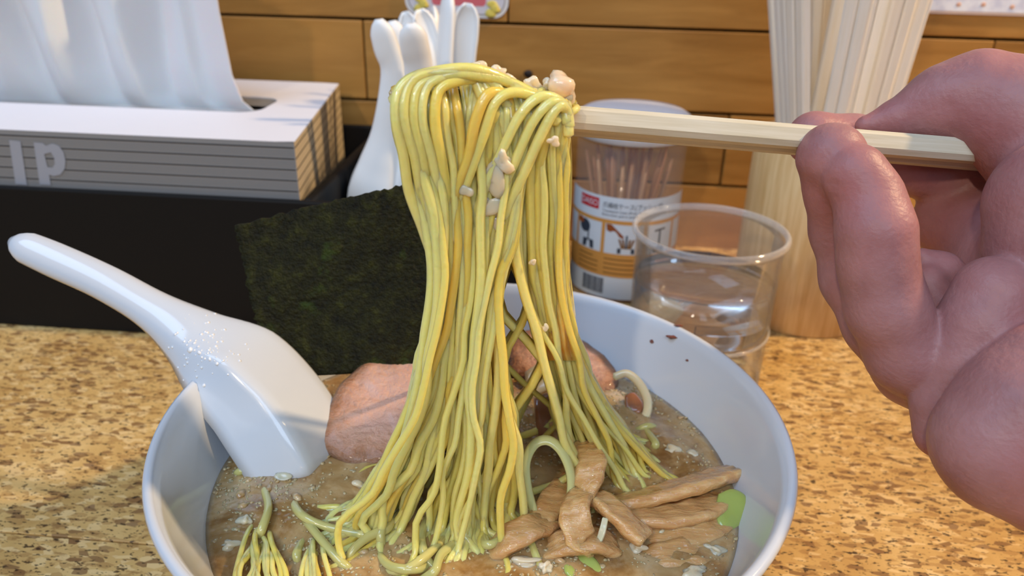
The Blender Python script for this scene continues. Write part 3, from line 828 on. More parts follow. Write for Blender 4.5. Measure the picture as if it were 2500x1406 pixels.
o = slab('leek_slice', [(1280, 905), (1330, 880), (1352, 915), (1345, 945), (1300, 965), (1285, 940)], 965, 0.9, 0.003, MAT_LEEKW, 'cut white leek piece wedged between the noodle hanks', 'leek', GL)
strip('leek_sliver', [(1478, 1265, .006), (1470, 1300, .004), (1455, 1345, .0)], [.0014, .0016, .0012], .0012, MAT_LEEKW, 'thin white leek sliver on the bamboo shoots', 'leek', GL)
# browned onion pieces
o = slab('onion_piece', [(1302, 970), (1340, 955), (1378, 975), (1385, 1030), (1365, 1062), (1315, 1060)], 1100, 0.9, 0.004, MAT_ONION, 'dark browned onion piece tucked into the noodles', 'onion', 'onion pieces in the soup')
o = slab('onion_piece', [(1340, 1030), (1385, 1012), (1430, 1040), (1445, 1075), (1415, 1110), (1370, 1110), (1345, 1075)], 1140, 0.9, 0.004, MAT_MENMA, 'glossy beige onion piece in front of the dark one', 'onion', 'onion pieces in the soup')
o = slab('onion_piece', [(1525, 965), (1550, 955), (1572, 985), (1560, 1010), (1530, 1000)], 1010, 0.5, 0.003, MAT_ONION, 'small dark onion piece inside the whitish leek ring', 'onion', 'onion pieces in the soup')

# nori sheet standing in the soup
def nori_pt(px, py):
    y0, z0, k = 0.1775, 0.03, 0.36
    d = bearing(px, py)   # plane y = y0 + k (z - z0)
    t = (y0+k*(CAM[2]-z0)-CAM[1])/(d[1]-k*d[2]); return CAM+d*t
NU, NV = 70, 60
TL, TR, BL, BR = np.array((568, 556.)), np.array((1235, 385.)), np.array((655, 930.)), np.array((1215, 880.))
nr = np.random.default_rng(5)
jt = nr.normal(0, 2.2, NU+1); jl = nr.normal(0, 3.0, NV+1)
v, f = [], []
for s_ in (0, 1):
    for j in range(NV+1):
        for i in range(NU+1):
            a, b = i/NU, j/NV
            q = (TL*(1-a)+TR*a)*(1-b)+(BL*(1-a)+BR*a)*b
            if j == 0: q = q+np.array((0, jt[i]))
            if i == 0: q = q+np.array((jl[j], 0))
            p = nori_pt(*q)
            bend = 0.0012*math.sin(a*5+1)+0.0006*math.sin(b*9+a*7)
            p = p+np.array([0, bend+(0.0004 if s_ else 0), 0])
            v.append(p)
n1_ = (NU+1)*(NV+1)
for j in range(NV):
    for i in range(NU):
        a = j*(NU+1)+i
        f.append((a, a+NU+1, a+NU+2, a+1)); f.append((a+n1_, a+1+n1_, a+NU+2+n1_, a+NU+1+n1_))
rim_ = [i for i in range(NU+1)]+[j*(NU+1)+NU for j in range(1, NV+1)]+[NV*(NU+1)+i for i in range(NU-1, -1, -1)]+[j*(NU+1) for j in range(NV-1, 0, -1)]
for k in range(len(rim_)):
    a, b = rim_[k], rim_[(k+1) % len(rim_)]; f.append((a, b, b+n1_, a+n1_))
o = new_obj('nori_sheet', v, f, MAT_NORI); weld(o, 1e-8); recentre(o)
tag(o, 'dark green sheet of nori standing in the soup behind the noodles', 'seaweed')

# =================================================================== SOUP SPOON ON THE RIM
def soup_spoon_mesh(path, N_list, wid, dep, boxy, th=0.0016, n=60):
    P = catmull(path, n)
    T = np.gradient(P, axis=0); T /= np.linalg.norm(T, axis=1)[:, None]
    tt = np.linspace(0, 1, n); ks = np.linspace(0, 1, len(wid))
    w = catmull(np.c_[ks, wid], n)[:, 1]; d = catmull(np.c_[ks, dep], n)[:, 1]; bx = np.interp(tt, ks, boxy)
    NN = np.array([[np.interp(t, np.linspace(0, 1, len(N_list)), [q[c] for q in N_list]) for c in range(3)] for t in tt])
    v, f = [], []
    m_ = 21
    trap = np.array([(-1, 0), (-.93, .22), (-.86, .43), (-.79, .64), (-.73, .84), (-.69, .955), (-.62, .995), (-.45, 1), (-.3, 1), (-.15, 1), (0, 1), (.15, 1), (.3, 1), (.45, 1), (.62, .995), (.69, .955), (.73, .84), (.79, .64), (.86, .43), (.93, .22), (1, 0)])
    arc = np.array([(-math.cos(math.pi*k/(m_-1)), math.sin(math.pi*k/(m_-1))**0.8) for k in range(m_)])
    for side in (0, 1):
        for i in range(n):
            Nn = NN[i]-np.dot(NN[i], T[i])*T[i]; Nn /= np.linalg.norm(Nn); S_ = np.cross(Nn, T[i])
            sec = arc*(1-bx[i])+trap*bx[i]
            hw, dd = w[i]/2, d[i]
            if i in (0, n-1): hw *= 0.35; dd *= 0.5
            elif i in (1, n-2): hw *= 0.72; dd *= 0.8
            elif i in (2, n-3): hw *= 0.9; dd *= .94
            if side: hw = max(hw-th, hw*0.3); dd = max(dd-th, -th*0.2)
            for s_, q in sec: v.append(P[i]+S_*s_*hw+Nn*(q*dd))
    o1 = n*m_
    for i in range(n-1):
        for k in range(m_-1):
            a = i*m_+k
            f.append((a, a+1, a+m_+1, a+m_)); f.append((a+o1, a+m_+o1, a+m_+1+o1, a+1+o1))
    for i in range(n-1):
        a = i*m_; f.append((a, a+m_, a+m_+o1, a+o1)); a = i*m_+m_-1; f.append((a, a+o1, a+m_+o1, a+m_))
    for k in range(m_-1):
        f.append((k, k+o1, k+1+o1, k+1)); a = (n-1)*m_+k; f.append((a, a+1, a+1+o1, a+o1))
    return v, f
SP = [ony(30, 590, .187), ony(130, 633, .185), ony(260, 692, .182), ony(380, 762, .179), ony(475, 830, .176), ony(555, 905, .173), ony(630, 1000, .169), ony(695, 1100, .164), ony(745, 1190, .160)]
Ns = []
for k, p in enumerate(SP):
    a_ = SP[min(k+1, len(SP)-1)]-SP[max(k-1, 0)]; a_ /= np.linalg.norm(a_)
    V_ = CAM-p; V_ /= np.linalg.norm(V_); V_ = V_-np.dot(V_, a_)*a_; V_ /= np.linalg.norm(V_)
    Si = np.cross(V_, a_)
    if np.dot(Si, _U) < 0: Si = -Si
    al = math.radians([8, 8, 8, 12, 26, 40, 46, 46, 46][k])
    Ns.append(V_*math.cos(al)+Si*math.sin(al))
spoon = empty('soup_spoon', SP[5])
v, f = soup_spoon_mesh([p-SP[5] for p in SP], Ns, [.0085, .0098, .0100, .0115, .0185, .0290, .0330, .0330, .0300], [.0035, .004, .0042, .0052, .0085, .0130, .0145, .0145, .0130], [0, 0, 0, 0, .25, 1, 1, 1, 1])
o = new_obj('spoon_body', v, f, MAT_PORC, spoon); weld(o, 1e-8)
SPOON_BODY = o
tag(spoon, 'white melamine soup spoon resting on the left rim of the bowl', 'spoon')

# =================================================================== BLACK ORGANISER, TISSUES, SPOONS BEHIND
OX0, OX1, OY0, OY1, OZ = -0.345, -0.018, 0.2800, 0.4085, 0.0645
org = empty('organiser_tray', ((OX0+OX1)/2, (OY0+OY1)/2, 0.0))
box('front_wall', (OX0, OY0, 0.0), (OX1, OY0+0.003, OZ), MAT_BLACK, org, 0.0009)
box('rear_wall', (OX0, OY1-0.003, 0.0), (OX1, OY1, OZ), MAT_BLACK, org, 0.0009)
box('side_wall', (OX0, OY0+0.003, 0.0), (OX0+0.003, OY1-0.003, OZ), MAT_BLACK, org, 0.0009)
box('side_wall', (OX1-0.003, OY0+0.003, 0.0), (OX1, OY1-0.003, OZ), MAT_BLACK, org, 0.0009)
box('bottom', (OX0+0.003, OY0+0.003, 0.0), (OX1-0.003, OY1-0.003, 0.003), MAT_BLACK, org)
o = box('divider', (-0.1075, OY0+0.003, 0.003), (-0.1025, OY1-0.003, OZ), MAT_BLACK, org, 0.0018, 3, smooth=True)
box('raised_shelf', (OX0+0.003, OY0+0.003, 0.003), (-0.1075, OY1-0.003, 0.046), MAT_BLACK, org)
tag(org, 'matt black counter organiser holding tissue box and white spoons', 'organiser')

# tissue box, slightly squashed
bx0, bxf, bxb, byf, byb, bz0, bz1 = -0.315, -0.1083, -0.1262, 0.2835, 0.4030, 0.0462, 0.0872
tb = empty('tissue_box', ((bx0+bxf)/2, (byf+byb)/2, bz0))
tl = np.array(tb.location)
def bp(x, y, z): return np.array((x, y, z))-tl
# slot ring outline on the top
def skew(x, y): return x+(bxb-bxf)*(y-byf)/(byb-byf)
sx0, sx1, sy0, sy1, sr = -0.300, -0.1415, 0.3290, 0.3625, 0.010
slot = []
for cx, cy, a0 in ((sx1-sr, sy1-sr, 0), (sx0+sr, sy1-sr, 90), (sx0+sr, sy0+sr, 180), (sx1-sr, sy0+sr, 270)):
    for k in range(7):
        a = math.radians(a0+k*15); slot.append((cx+sr*math.cos(a), cy+sr*math.sin(a)))
outer = []
for (x, y) in slot:
    # matching point on the outer rectangle by direction
    tx = (x-(sx0+sx1)/2)/((sx1-sx0)/2); ty = (y-(sy0+sy1)/2)/((sy1-sy0)/2); s_ = max(abs(tx), abs(ty)); tx /= s_; ty /= s_
    yy = (byf+byb)/2+ty*(byb-byf)/2; xx = (bx0+bxf)/2+tx*(bxf-bx0)/2
    outer.append((skew(xx, yy), yy))
n = len(slot)
v = [bp(x, y, bz1) for x, y in outer]+[bp(x, y, bz1) for x, y in slot]+[bp(x, y, bz1-0.0006) for x, y in slot]
f = [(k, (k+1) % n, n+(k+1) % n, n+k) for k in range(n)]+[(n+k, n+(k+1) % n, 2*n+(k+1) % n, 2*n+k) for k in range(n)]
new_obj('top_panel', v, f, MAT_CARD, tb, smooth=False)
c4 = lambda z: [bp(bx0, byf, z), bp(bxf, byf, z), bp(bxb, byb, z), bp(skew(bx0, byb), byb, z)]
q = c4(bz0)+c4(bz1)
new_obj('front_panel', [q[0], q[1], q[5], q[4]], [(0, 1, 2, 3)], MAT_CARDGREY, tb, smooth=False)
new_obj('side_panel', [q[1], q[2], q[6], q[5]], [(0, 1, 2, 3)], MAT_CARDWARMLIT, tb, smooth=False)
new_obj('side_panel', [q[3], q[0], q[4], q[7]], [(0, 1, 2, 3)], MAT_CARDWARMLIT, tb, smooth=False)
new_obj('rear_panel', [q[2], q[3], q[7], q[6]], [(0, 1, 2, 3)], MAT_CARDGREY, tb, smooth=False)
new_obj('bottom_panel', q[:4], [(3, 2, 1, 0)], MAT_CARDGREY, tb, smooth=False)
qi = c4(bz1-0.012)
new_obj('shaded_tissue_stack', qi, [(0, 1, 2, 3)], MAT_DARKIN, tb, smooth=False)
# printed lines on the front and the right end
for k in range(9):
    z = bz1-0.0022-k*0.0044
    z_l = z+0.0000
    xa = bx0+0.002
    o = new_obj('printed_line', [bp(xa, byf-0.00015, z-.00022), bp(bxf-.0004, byf-0.00015, z-.00022), bp(bxf-.0004, byf-0.00015, z+.00022), bp(xa, byf-0.00015, z+.00022)], [(0, 1, 2, 3)], MAT_LINE, tb, smooth=False)
    e = np.array((byb-byf, -(bxb-bxf), 0)); e /= np.linalg.norm(e); e = np.array((e[0], e[1], 0))*0.00015
    P1, P2 = np.array((bxf, byf, 0)), np.array((bxb, byb, 0)); 
    o = new_obj('printed_line', [P1+e+(0, 0, z-.00022)-tl, P2+e+(0, 0, z-.00022)-tl, P2+e+(0, 0, z+.00022)-tl, P1+e+(0, 0, z+.00022)-tl], [(0, 1, 2, 3)], MAT_LINE, tb, smooth=False)
    zz = z-0.0022
    for off in (-.0009, 0, .0009):
        new_obj('printed_hairline', [bp(xa, byf-0.0001, zz+off-.00007), bp(bxf-.0004, byf-0.0001, zz+off-.00007), bp(bxf-.0004, byf-0.0001, zz+off+.00007), bp(xa, byf-0.0001, zz+off+.00007)], [(0, 1, 2, 3)], MAT_HAIR, tb, smooth=False)
# pale letters over the lines (a stem and a p)
def fpx(x, y):
    p = ony(x, y, byf-0.0003); return p-tl
new_obj('printed_letter', [fpx(*p) for p in ((22, 342), (50, 345), (66, 452), (38, 449))], [(3, 2, 1, 0)], MAT_LETTER, tb, smooth=False)
outl = [(82, 347), (104, 349), (112, 356), (128, 350), (144, 356), (155, 372), (160, 392), (158, 412), (148, 426), (132, 430), (120, 426), (124, 452), (97, 450)]
inn = [(108, 376), (124, 372), (132, 384), (134, 400), (128, 410), (116, 408)]
o = new_obj('printed_letter', [fpx(*p) for p in outl+inn], [(0, 13, 2, 1), (2, 13, 14, 3), (3, 14, 4), (4, 14, 15, 5), (5, 15, 6), (6, 15, 16, 7), (7, 16, 17, 8), (8, 17, 9), (9, 17, 18, 10), (10, 18, 13, 0), (10, 0, 12, 11)], MAT_LETTER, tb, smooth=False)
# film round the slot
v = [bp(x, y, bz1-0.0007) for x, y in slot]+[bp((x-(sx0+sx1)/2)*0.96+(sx0+sx1)/2, (y-(sy0+sy1)/2)*0.25+(sy0+sy1)/2+.002, bz1-0.002) for x, y in slot]
f = [(k, (k+1) % n, n+(k+1) % n, n+k) for k in range(n)]
new_obj('slot_film', v, f, MAT_FILM, tb)
tag(tb, 'white tissue box with grey lined front inside the black organiser', 'tissue box')
# the tissue pulled up through the slot
NU, NV = 120, 40
v, f = [], []
for j in range(NV+1):
    b = j/NV
    for i in range(NU+1):
        a = i/NU
        xr = np.interp(b, [0, .1, .25, .6, 1], [-0.1445, -0.153, -0.1560, -0.1570, -0.1560])
        x = -0.318+(xr+0.318)*a
        ridge = lambda c_, w_: math.exp(-(abs(a-c_-(b-.5)*.08*math.sin(c_*40))/(w_*1.3))**1.5)
        amp = np.interp(b, [0, .12, .4, 1], [.15, .45, 1.0, 1.25])
        y = 0.345+amp*(-.009*ridge(.34, .035)+.006*ridge(.42, .02)-.006*ridge(.52, .04)+.008*ridge(.60, .03)-.010*ridge(.71, .05)+.007*ridge(.79, .025)-.007*ridge(.87, .03)+.003*math.sin(a*9+b)+.0012*math.sin(a*43+b*3))+b*0.006*math.sin(a*7+2)
        if a > 0.9: y -= (a-0.9)/0.1*0.012*(0.15+b*0.85)
        z = bz1-0.006+b*(0.085+0.006*math.sin(a*11))
        v.append((x, y, z))
for j in range(NV):
    for i in range(NU):
        a = j*(NU+1)+i; f.append((a, a+1, a+NU+2, a+NU+1))
o = new_obj('tissue', v, f, MAT_TISSUE); sm = o.modifiers.new('thick', 'SOLIDIFY'); sm.thickness = 0.0004
recentre(o); tag(o, 'white paper tissue pulled up in folds out of the box slot', 'tissue')

# white spoons standing in the organiser
def stand_spoon(px_top, px_mid, px_low, y_top, y_low, wid, face, label):
    """spoon upright, handle up; points by bearing, y by depth in the tray"""
    A = ony(*px_top, y_top); B = ony(*px_mid, (y_top+y_low)/2); C_ = ony(*px_low, y_low)
    D = C_+(C_-B)*0.35; D[2] = max(D[2], 0.03); E_ = D+np.array([0, 0.004, -0.012]); 
    path = [A, A*0.5+B*0.5+np.array([0, .0, 0]), B, B*0.4+C_*0.6, C_, D, E_]
    Nf = np.array(face, float)
    root = empty('spoon', (C_[0], C_[1], 0.012)); rl = np.array(root.location)
    v, f = soup_spoon_mesh([p-rl for p in path], [Nf]*3, [wid*.85, wid, wid, wid*1.15, wid*1.9, wid*2.6, wid*2.3], [.003, .0034, .0036, .0045, .008, .011, .009], [0, 0, 0, 0, .3, 1, 1], n=36)
    o = new_obj('spoon_body', v, f, MAT_SPOONS, root); weld(o, 1e-8)
    tag(root, label, 'spoon', 'white spoons standing in the organiser')
stand_spoon((925, 46), (962, 180), (935, 400), .318, .325, .0115, (-.25, -1, .1), 'leftmost white spoon with handle bending left in the organiser')
stand_spoon((1003, 55), (1022, 170), (1030, 380), .312, .325, .0118, (.1, -1, .05), 'white spoon in front with broad rounded handle right of the leftmost one')
stand_spoon((958, 50), (985, 180), (985, 400), .345, .345, .011, (0, -1, .1), 'white spoon just showing between the two front spoons')
stand_spoon((988, 28), (1010, 150), (1020, 380), .370, .355, .011, (.2, 1, 0), 'white spoon turned away behind the leftmost pair')
stand_spoon((1025, 22), (1062, 150), (1075, 380), .355, .350, .0115, (-.5, 1, 0), 'white spoon with grey hollow handle leaning left at the back')
stand_spoon((1055, 15), (1062, 150), (1080, 380), .380, .365, .010, (1, .4, 0), 'white spoon seen edge on behind the leaning one')
stand_spoon((1098, -25), (1090, 150), (1085, 380), .350, .345, .0120, (-.8, -.6, 0), 'tallest white spoon reaching above the picture edge')
stand_spoon((1143, 8), (1128, 150), (1110, 380), .345, .345, .0120, (.1, 1, 0), 'rightmost white spoon with hollow bluish handle')

# =================================================================== TOOTHPICK CASE
CC = np.array([0.0262, 0.3630, 0.0]); CR = 0.0257; CH = 0.0815
case = empty('toothpick_case', CC)
v, f = lathe([(0.0, 0.0), (CR-.001, 0.0), (CR, .001), (CR, CH), (CR-.0008, CH), (CR-.0008, .0018), (0.0, .0018)], 64)
weld(new_obj('clear_body', v, f, MAT_CASE, case))
v, f = lathe([(0.0, CH+.0085), (CR*.55, CH+.0082), (CR*.9, CH+.0068), (CR+.0004, CH+.0050), (CR+.0012, CH+.0034), (CR+.0012, CH-.004), (CR+.0002, CH-.0045), (CR+.0002, CH+.0010), (0.0, CH+.0012)], 64)
weld(new_obj('lid', v, f, MAT_LID, case))
base_a = math.atan2(CAM[1]-CC[1], CAM[0]-CC[0])     # towards the photographer
def cyl_patch(name, s0, s1, z0, z1, mat, lift=0.0001, nseg=None, parent=case):
    """patch on the case wall: s = arc length from the middle of the front, to the right"""
    r = CR+lift; k = nseg or max(2, int(abs(s1-s0)/0.0012))
    v, f = [], []
    for i in range(k+1):
        a = base_a+(s0+(s1-s0)*i/k)/CR
        v += [(r*math.cos(a), r*math.sin(a), z0), (r*math.cos(a), r*math.sin(a), z1)]
    for i in range(k): f.append((2*i, 2*i+2, 2*i+3, 2*i+1))
    return new_obj(name, v, f, mat, parent)
LZ = [0.002, 0.0135, 0.0255, 0.0405, 0.0430, 0.0530]
label_ = cyl_patch('paper_label', -0.040, 0.040, LZ[0], LZ[5], MAT_PAPERW, 0.0001, 60)
def on_label(name, s0, s1, z0, z1, mat, lift): 
    o = cyl_patch(name, s0, s1, z0, z1, mat, lift); o.parent = label_; return o
on_label('orange_band', -0.040, 0.040, LZ[1], LZ[2], MAT_ORANGE, 0.0002)
on_label('orange_band', -0.040, 0.040, LZ[3]-.0002, LZ[4]-.0008, MAT_ORANGE, 0.0002)
for s_ in (-0.0262, -0.0098, 0.0100, 0.0262): on_label('orange_bar', s_-.0009, s_+.0009, LZ[2], LZ[3], MAT_ORANGE, 0.00021)
on_label('red_logo_panel', -0.0245, -0.0130, 0.0462, 0.0516, MAT_RED, 0.00022)
for k in range(15):
    s_ = -0.0195+k*0.00082; w_ = (0.00022, 0.00038, 0.0002, 0.0003)[k % 4]
    on_label('barcode_bar', s_-w_, s_+w_, 0.0042, 0.0122, MAT_INK, 0.0002)
def wrap_text(s, size, s0, z0, mat, lift, name, width=None):
    me = text_mesh(s, size); n = len(me.vertices)
    if n == 0: return
    co = np.empty(n*3); me.vertices.foreach_get('co', co); co = co.reshape(-1, 3)
    if width: co[:, 0] *= width/max(co[:, 0].max(), 1e-6)
    a = base_a+(s0+co[:, 0])/CR; r = CR+lift
    out = np.c_[r*np.cos(a), r*np.sin(a), z0+co[:, 1]]
    me.vertices.foreach_set('co', out.ravel()); me.update(); me.name = name
    me.materials.clear()
    link(name, me, mat, label_)
wrap_text('DAISO', 0.0042, -0.0238, 0.0476, MAT_PAPERW, 0.0004, 'logo_lettering', 0.0102)
wrap_text('爪楊枝ケース(プッシュ式)', 0.0030, -0.0110, 0.0480, MAT_INK, 0.0003, 'title_lettering', 0.029)
wrap_text('Toothpick Case (Push Type)', 0.0016, -0.0110, 0.0458, MAT_INK, 0.0003, 'small_lettering', 0.021)
wrap_text('Estuche para palillos', 0.0015, -0.0110, 0.0440, MAT_INK, 0.0003, 'small_lettering', 0.019)
for r_ in range(4):
    for c_, (a, b) in enumerate(((-0.0235, -0.0115), (-0.0085, 0.0085), (0.0115, 0.0235))):
        on_label('instruction_line', a, b-(0.003 if r_ == 3 else 0.0), 0.0152+r_*0.0024, 0.0158+r_*0.0024, MAT_DIMINK, 0.00028)
# the three little pictures: a lid, a hand and the case with picks
def pic(s, z, poly, mat, lift=0.0003, name='picture_shape'):
    v = []
    for x, y in poly:
        a = base_a+(s+x)/CR; r = CR+lift; v.append((r*math.cos(a), r*math.sin(a), z+y))
    new_obj(name, v, [tuple(range(len(poly)))], mat, label_, smooth=False)
circ = lambda rx, ry, cx=0, cy=0: [(cx+rx*math.cos(t*math.pi/7), cy+ry*math.sin(t*math.pi/7)) for t in range(14)]
pic(-0.0205, 0.0365, circ(.0034, .0033), MAT_INK); pic(-0.0235, 0.0385, circ(.0022, .0016), MAT_BROWNINK, .00032)
pic(-0.0180, 0.0270, [(-.0035, -.001), (.0035, -.001), (.0032, .0032), (-.0032, .0032)], MAT_INK); pic(-0.0180, 0.0300, [(-.0004, 0), (.0004, 0), (.0004, .0052), (-.0004, .0052)], MAT_INK)
pic(-0.0050, 0.0385, [(-.0035, .0016), (-.001, .0016), (.0052, -.0040), (.0046, -.0050), (-.0030, -.0016)], MAT_BROWNINK)
pic(0.0015, 0.0270, [(-.0040, -.001), (.0040, -.001), (.0040, .0016), (-.0040, .0016)], MAT_INK)
for x in (-.0026, -.0013, .0013, .0026): pic(0.0015, 0.0286, [(x*.7-.0005, 0), (x*.7+.0005, 0), (x*1.3+.0005, .0046), (x*1.3-.0005, .0046)], MAT_DIMINK)
pic(0.0015, 0.0286, [(-.0004, 0), (.0004, 0), (.0004, .0066), (-.0004, .0066)], MAT_INK, .00034)
pic(0.0178, 0.0270, [(-.0032, -.001), (.0032, -.001), (.0030, .0020), (-.0030, .0020)], MAT_INK); pic(0.0178, 0.0290, [(-.0005, 0), (.0005, 0), (.0005, .0080), (-.0005, .0080)], MAT_INK); pic(0.0178, 0.0366, [(-.003, 0), (.003, .0006), (.003, .0016), (-.003, .001)], MAT_INK)
tag(case, 'clear plastic toothpick case with white lid and printed paper label', 'toothpick case')
# toothpicks
pr = np.random.default_rng(4)
me = None
for k in range(34):
    a = k*2.39996; rr = 0.0195*math.sqrt((k+.5)/34)
    bx_, by_ = rr*0.45*math.cos(a), rr*0.45*math.sin(a); tx_, ty_ = rr*1.15*math.cos(a+.12), rr*1.15*math.sin(a+.12)
    P = np.array([(bx_, by_, .004), (bx_*.5+tx_*.5, by_*.5+ty_*.5, .036), (tx_, ty_, .066+pr.uniform(-.004, .006))])
    v, f = tube(np.array([P[0]+(P[2]-P[0])*t for t in (0, .06, .5, .92, 1)]), [.0003, .0010, .0010, .0010, .0005], 6)
    o = new_obj('toothpick', v, f, MAT_PICK, loc=tuple(CC)); recentre(o)
    tag(o, 'wooden toothpick standing in the clear plastic case', 'toothpick', 'toothpicks in the clear case')

# =================================================================== WATER CUP
cc = onz(1735, 560, 0.062); UC = np.array([cc[0], cc[1], 0.0])
RT = 0.0284
cup = empty('water_cup', UC)
pf = [(0.0, .0210), (RT*.90, .0212), (RT*.905, .0195), (RT*.89, .0005), (RT*.90, 0.0), (RT*.935, 0.0), (RT*.945, .0008), (RT*.955, .022), (RT*.972, .0575), (RT*.985, .0600), (RT*.955, .0600), (RT*.945, .0575), (RT*.925, .0240), (RT*.91, .0226), (0.0, .0224)]
v, f = lathe(pf, 96); weld(new_obj('cup_body', v, f, MAT_CLEAR, cup))
m = M('cup_plastic_highlight', (250, 252, 252), 0.04)
tr = m.node('ShaderNodeBsdfTransparent'); gl = m.node('ShaderNodeBsdfGlossy'); gl.inputs['Roughness'].default_value = 0.08
df = m.node('ShaderNodeBsdfDiffuse'); df.inputs['Color'].default_value = lin((236, 236, 236))  # pale diffuse share paints the bright highlight along the cup's rings
fr = m.node('ShaderNodeLayerWeight'); fr.inputs['Blend'].default_value = 0.35
mx = m.node('ShaderNodeMixShader'); mx2 = m.node('ShaderNodeMixShader'); mx2.inputs[0].default_value = 0.22
m.L(m.math('MULTIPLY', fr.outputs['Facing'], 0.5), mx.inputs[0]); m.L(tr.outputs[0], mx.inputs[1]); m.L(gl.outputs[0], mx.inputs[2])
m.L(mx.outputs[0], mx2.inputs[1]); m.L(df.outputs[0], mx2.inputs[2]); m.L(mx2.outputs[0], m.n['Material Output'].inputs['Surface'])
for nm_, rr_, zz_, w_, h_ in (('rim', RT*1.0, .0612, .0011, .0015), ('foot_ring', RT*.925, .0012, .0007, .0012), ('step_ring', RT*.962, .0224, .0005, .0008)):
    v, f = lathe([(rr_+w_*math.cos(t*math.pi/6), zz_+h_*math.sin(t*math.pi/6)) for t in range(12)], 96, closed=True)
    new_obj(nm_, v, f, m.m, cup)
tag(cup, 'clear plastic tumbler of water between toothpick case and chopstick holder', 'cup')
WZ = 0.0424
v, f = lathe([(0.0, .0226), (RT*.905, .0229), (RT*.921, .0245), (RT*.932, WZ), (0.0, WZ)], 96)
o = weld(new_obj('water', v, f, MAT_WATER, loc=tuple(UC))); tag(o, 'clear water half filling the plastic tumbler', 'water')

# =================================================================== CHOPSTICK HOLDER
hc = np.array([0.1105, 0.3440, 0.0]); HR, HH = 0.0313, 0.0845
hold = empty('chopstick_holder', hc)
v, f = lathe([(0.0, 0.0), (HR-.0008, 0.0), (HR, .0008), (HR, HH-.0008), (HR-.0008, HH), (HR-.0045, HH), (HR-.005, HH-.0006), (HR-.005, .006), (0.0, .006)], 96)
weld(new_obj('wooden_tube', v, f, MAT_HOLDER, hold))
tag(hold, 'pale wooden cylinder holder full of disposable chopsticks', 'chopstick holder')
def pair_mesh(Ln=0.205):
    v, f = [], []
    for sgn in (-1, 1):
        o_ = len(v)
        for t, w in ((0, .0028), (0.02, .0032), (1, .0052)):
            z = t*Ln
            for (a, b) in ((-1, -.6), (-.6, -.8), (.6, -.8), (1, -.6), (1, .6), (.6, .8), (-.6, .8), (-1, .6)):
                v.append((sgn*(w/2*1.06)+a*w/2, b*w/2*1.15, z))
        for i in range(2):
            for k in range(8): f.append((o_+i*8+k, o_+i*8+(k+1) % 8, o_+(i+1)*8+(k+1) % 8, o_+(i+1)*8+k))
        f.append(tuple(o_+k for k in range(7, -1, -1))); f.append(tuple(o_+16+k for k in range(8)))
    me = bpy.data.meshes.new('chopstick_pair'); me.from_pydata(v, [], f); me.update(); return me
PM = pair_mesh(); PM.materials.append(MAT_STICK)
# where each pair crosses the picture: (px at py 300), (px at py 0), y at rim, spin
prs = [(1905, 1888, .347, .3), (1925, 1912, .334, .1), (1952, 1948, .321, -.1), (1930, 1925, .360, .4), (1968, 1985, .340, .4), (1990, 2020, .350, .2),
       (2000, 2065, .327, .1), (2035, 2098, .314, -.1), (2050, 2120, .338, .5), (2072, 2142, .324, .1), (2085, 2165, .333, -.4), (2105, 2190, .345, .1),
       (2125, 2205, .322, .2), (2150, 2235, .324, -.1), (2165, 2255, .336, .3), (2110, 2170, .355, .6)]
for k, (xa, xb, y_, spin) in enumerate(prs):
    A = ony(xa, 300, y_); 
    yb = y_+(y_-0.338)*0.5
    B = ony(xb, 0, yb)
    T = (B-A)/np.linalg.norm(B-A)
    # foot on the holder floor
    foot = A+T*((0.008-A[2])/T[2])
    dxy = foot[:2]-hc[:2]; rr = np.linalg.norm(dxy)
    if rr > HR-.009: foot[:2] = hc[:2]+dxy/rr*(HR-.009); T = (B-foot)/np.linalg.norm(B-foot)
    qz = Vector(T).to_track_quat('Z', 'Y')@Matrix.Rotation(spin, 4, 'Z').to_quaternion()
    o = link('chopstick_pair', PM); o.location = foot; o.rotation_mode = 'QUATERNION'; o.rotation_quaternion = qz
    side = 'left' if xb < 1990 else ('middle' if xb < 2180 else 'right')
    tag(o, 'unused disposable chopstick pair in the %s fan of the wooden holder' % side, 'chopsticks', 'unused chopstick pairs, %s fan' % side)

# =================================================================== NOTICES ON THE WALL
def rounded(x0, x1, z0, z1, r, n=6):
    P = []
    for cx, cz, a0 in ((x1-r, z1-r, 0), (x0+r, z1-r, 90), (x0+r, z0+r, 180), (x1-r, z0+r, 270)):
        for k in range(n+1):
            a = math.radians(a0+k*90/n); P.append((cx+r*math.cos(a), cz+r*math.sin(a)))
    return P
def card(name, x0, x1, z0, z1, r, y, th, mat, parent=None):
    P = [(x, y, z) for x, z in rounded(x0, x1, z0, z1, r)]
    v, f = prism(P, (0, th, 0)); 
    if parent: v = [np.array(p)-np.array(parent.location) for p in v]
    return new_obj(name, v, f, mat, parent, smooth=False)
sg = empty('wall_sign', (-0.065, W-.0012, 0.1205))
card('sign_backing', -0.0920, -0.0385, 0.1208, 0.165, 0.008, W-.0012, .0010, simple('sign_white', (222, 220, 218), .4), sg)
card('sign_outline', -0.0905, -0.0400, 0.1222, 0.1635, 0.007, W-.0013, .0002, simple('sign_grey', (150, 146, 142), .4), sg)
card('sign_field', -0.0899, -0.0406, 0.1228, 0.1629, 0.0065, W-.00135, .0002, simple('sign_pale', (206, 204, 212), .4), sg)
card('sign_panel', -0.078, -0.0500, 0.1265, 0.160, 0.002, W-.0014, .0002, simple('sign_pink', (206, 104, 112), .4), sg)
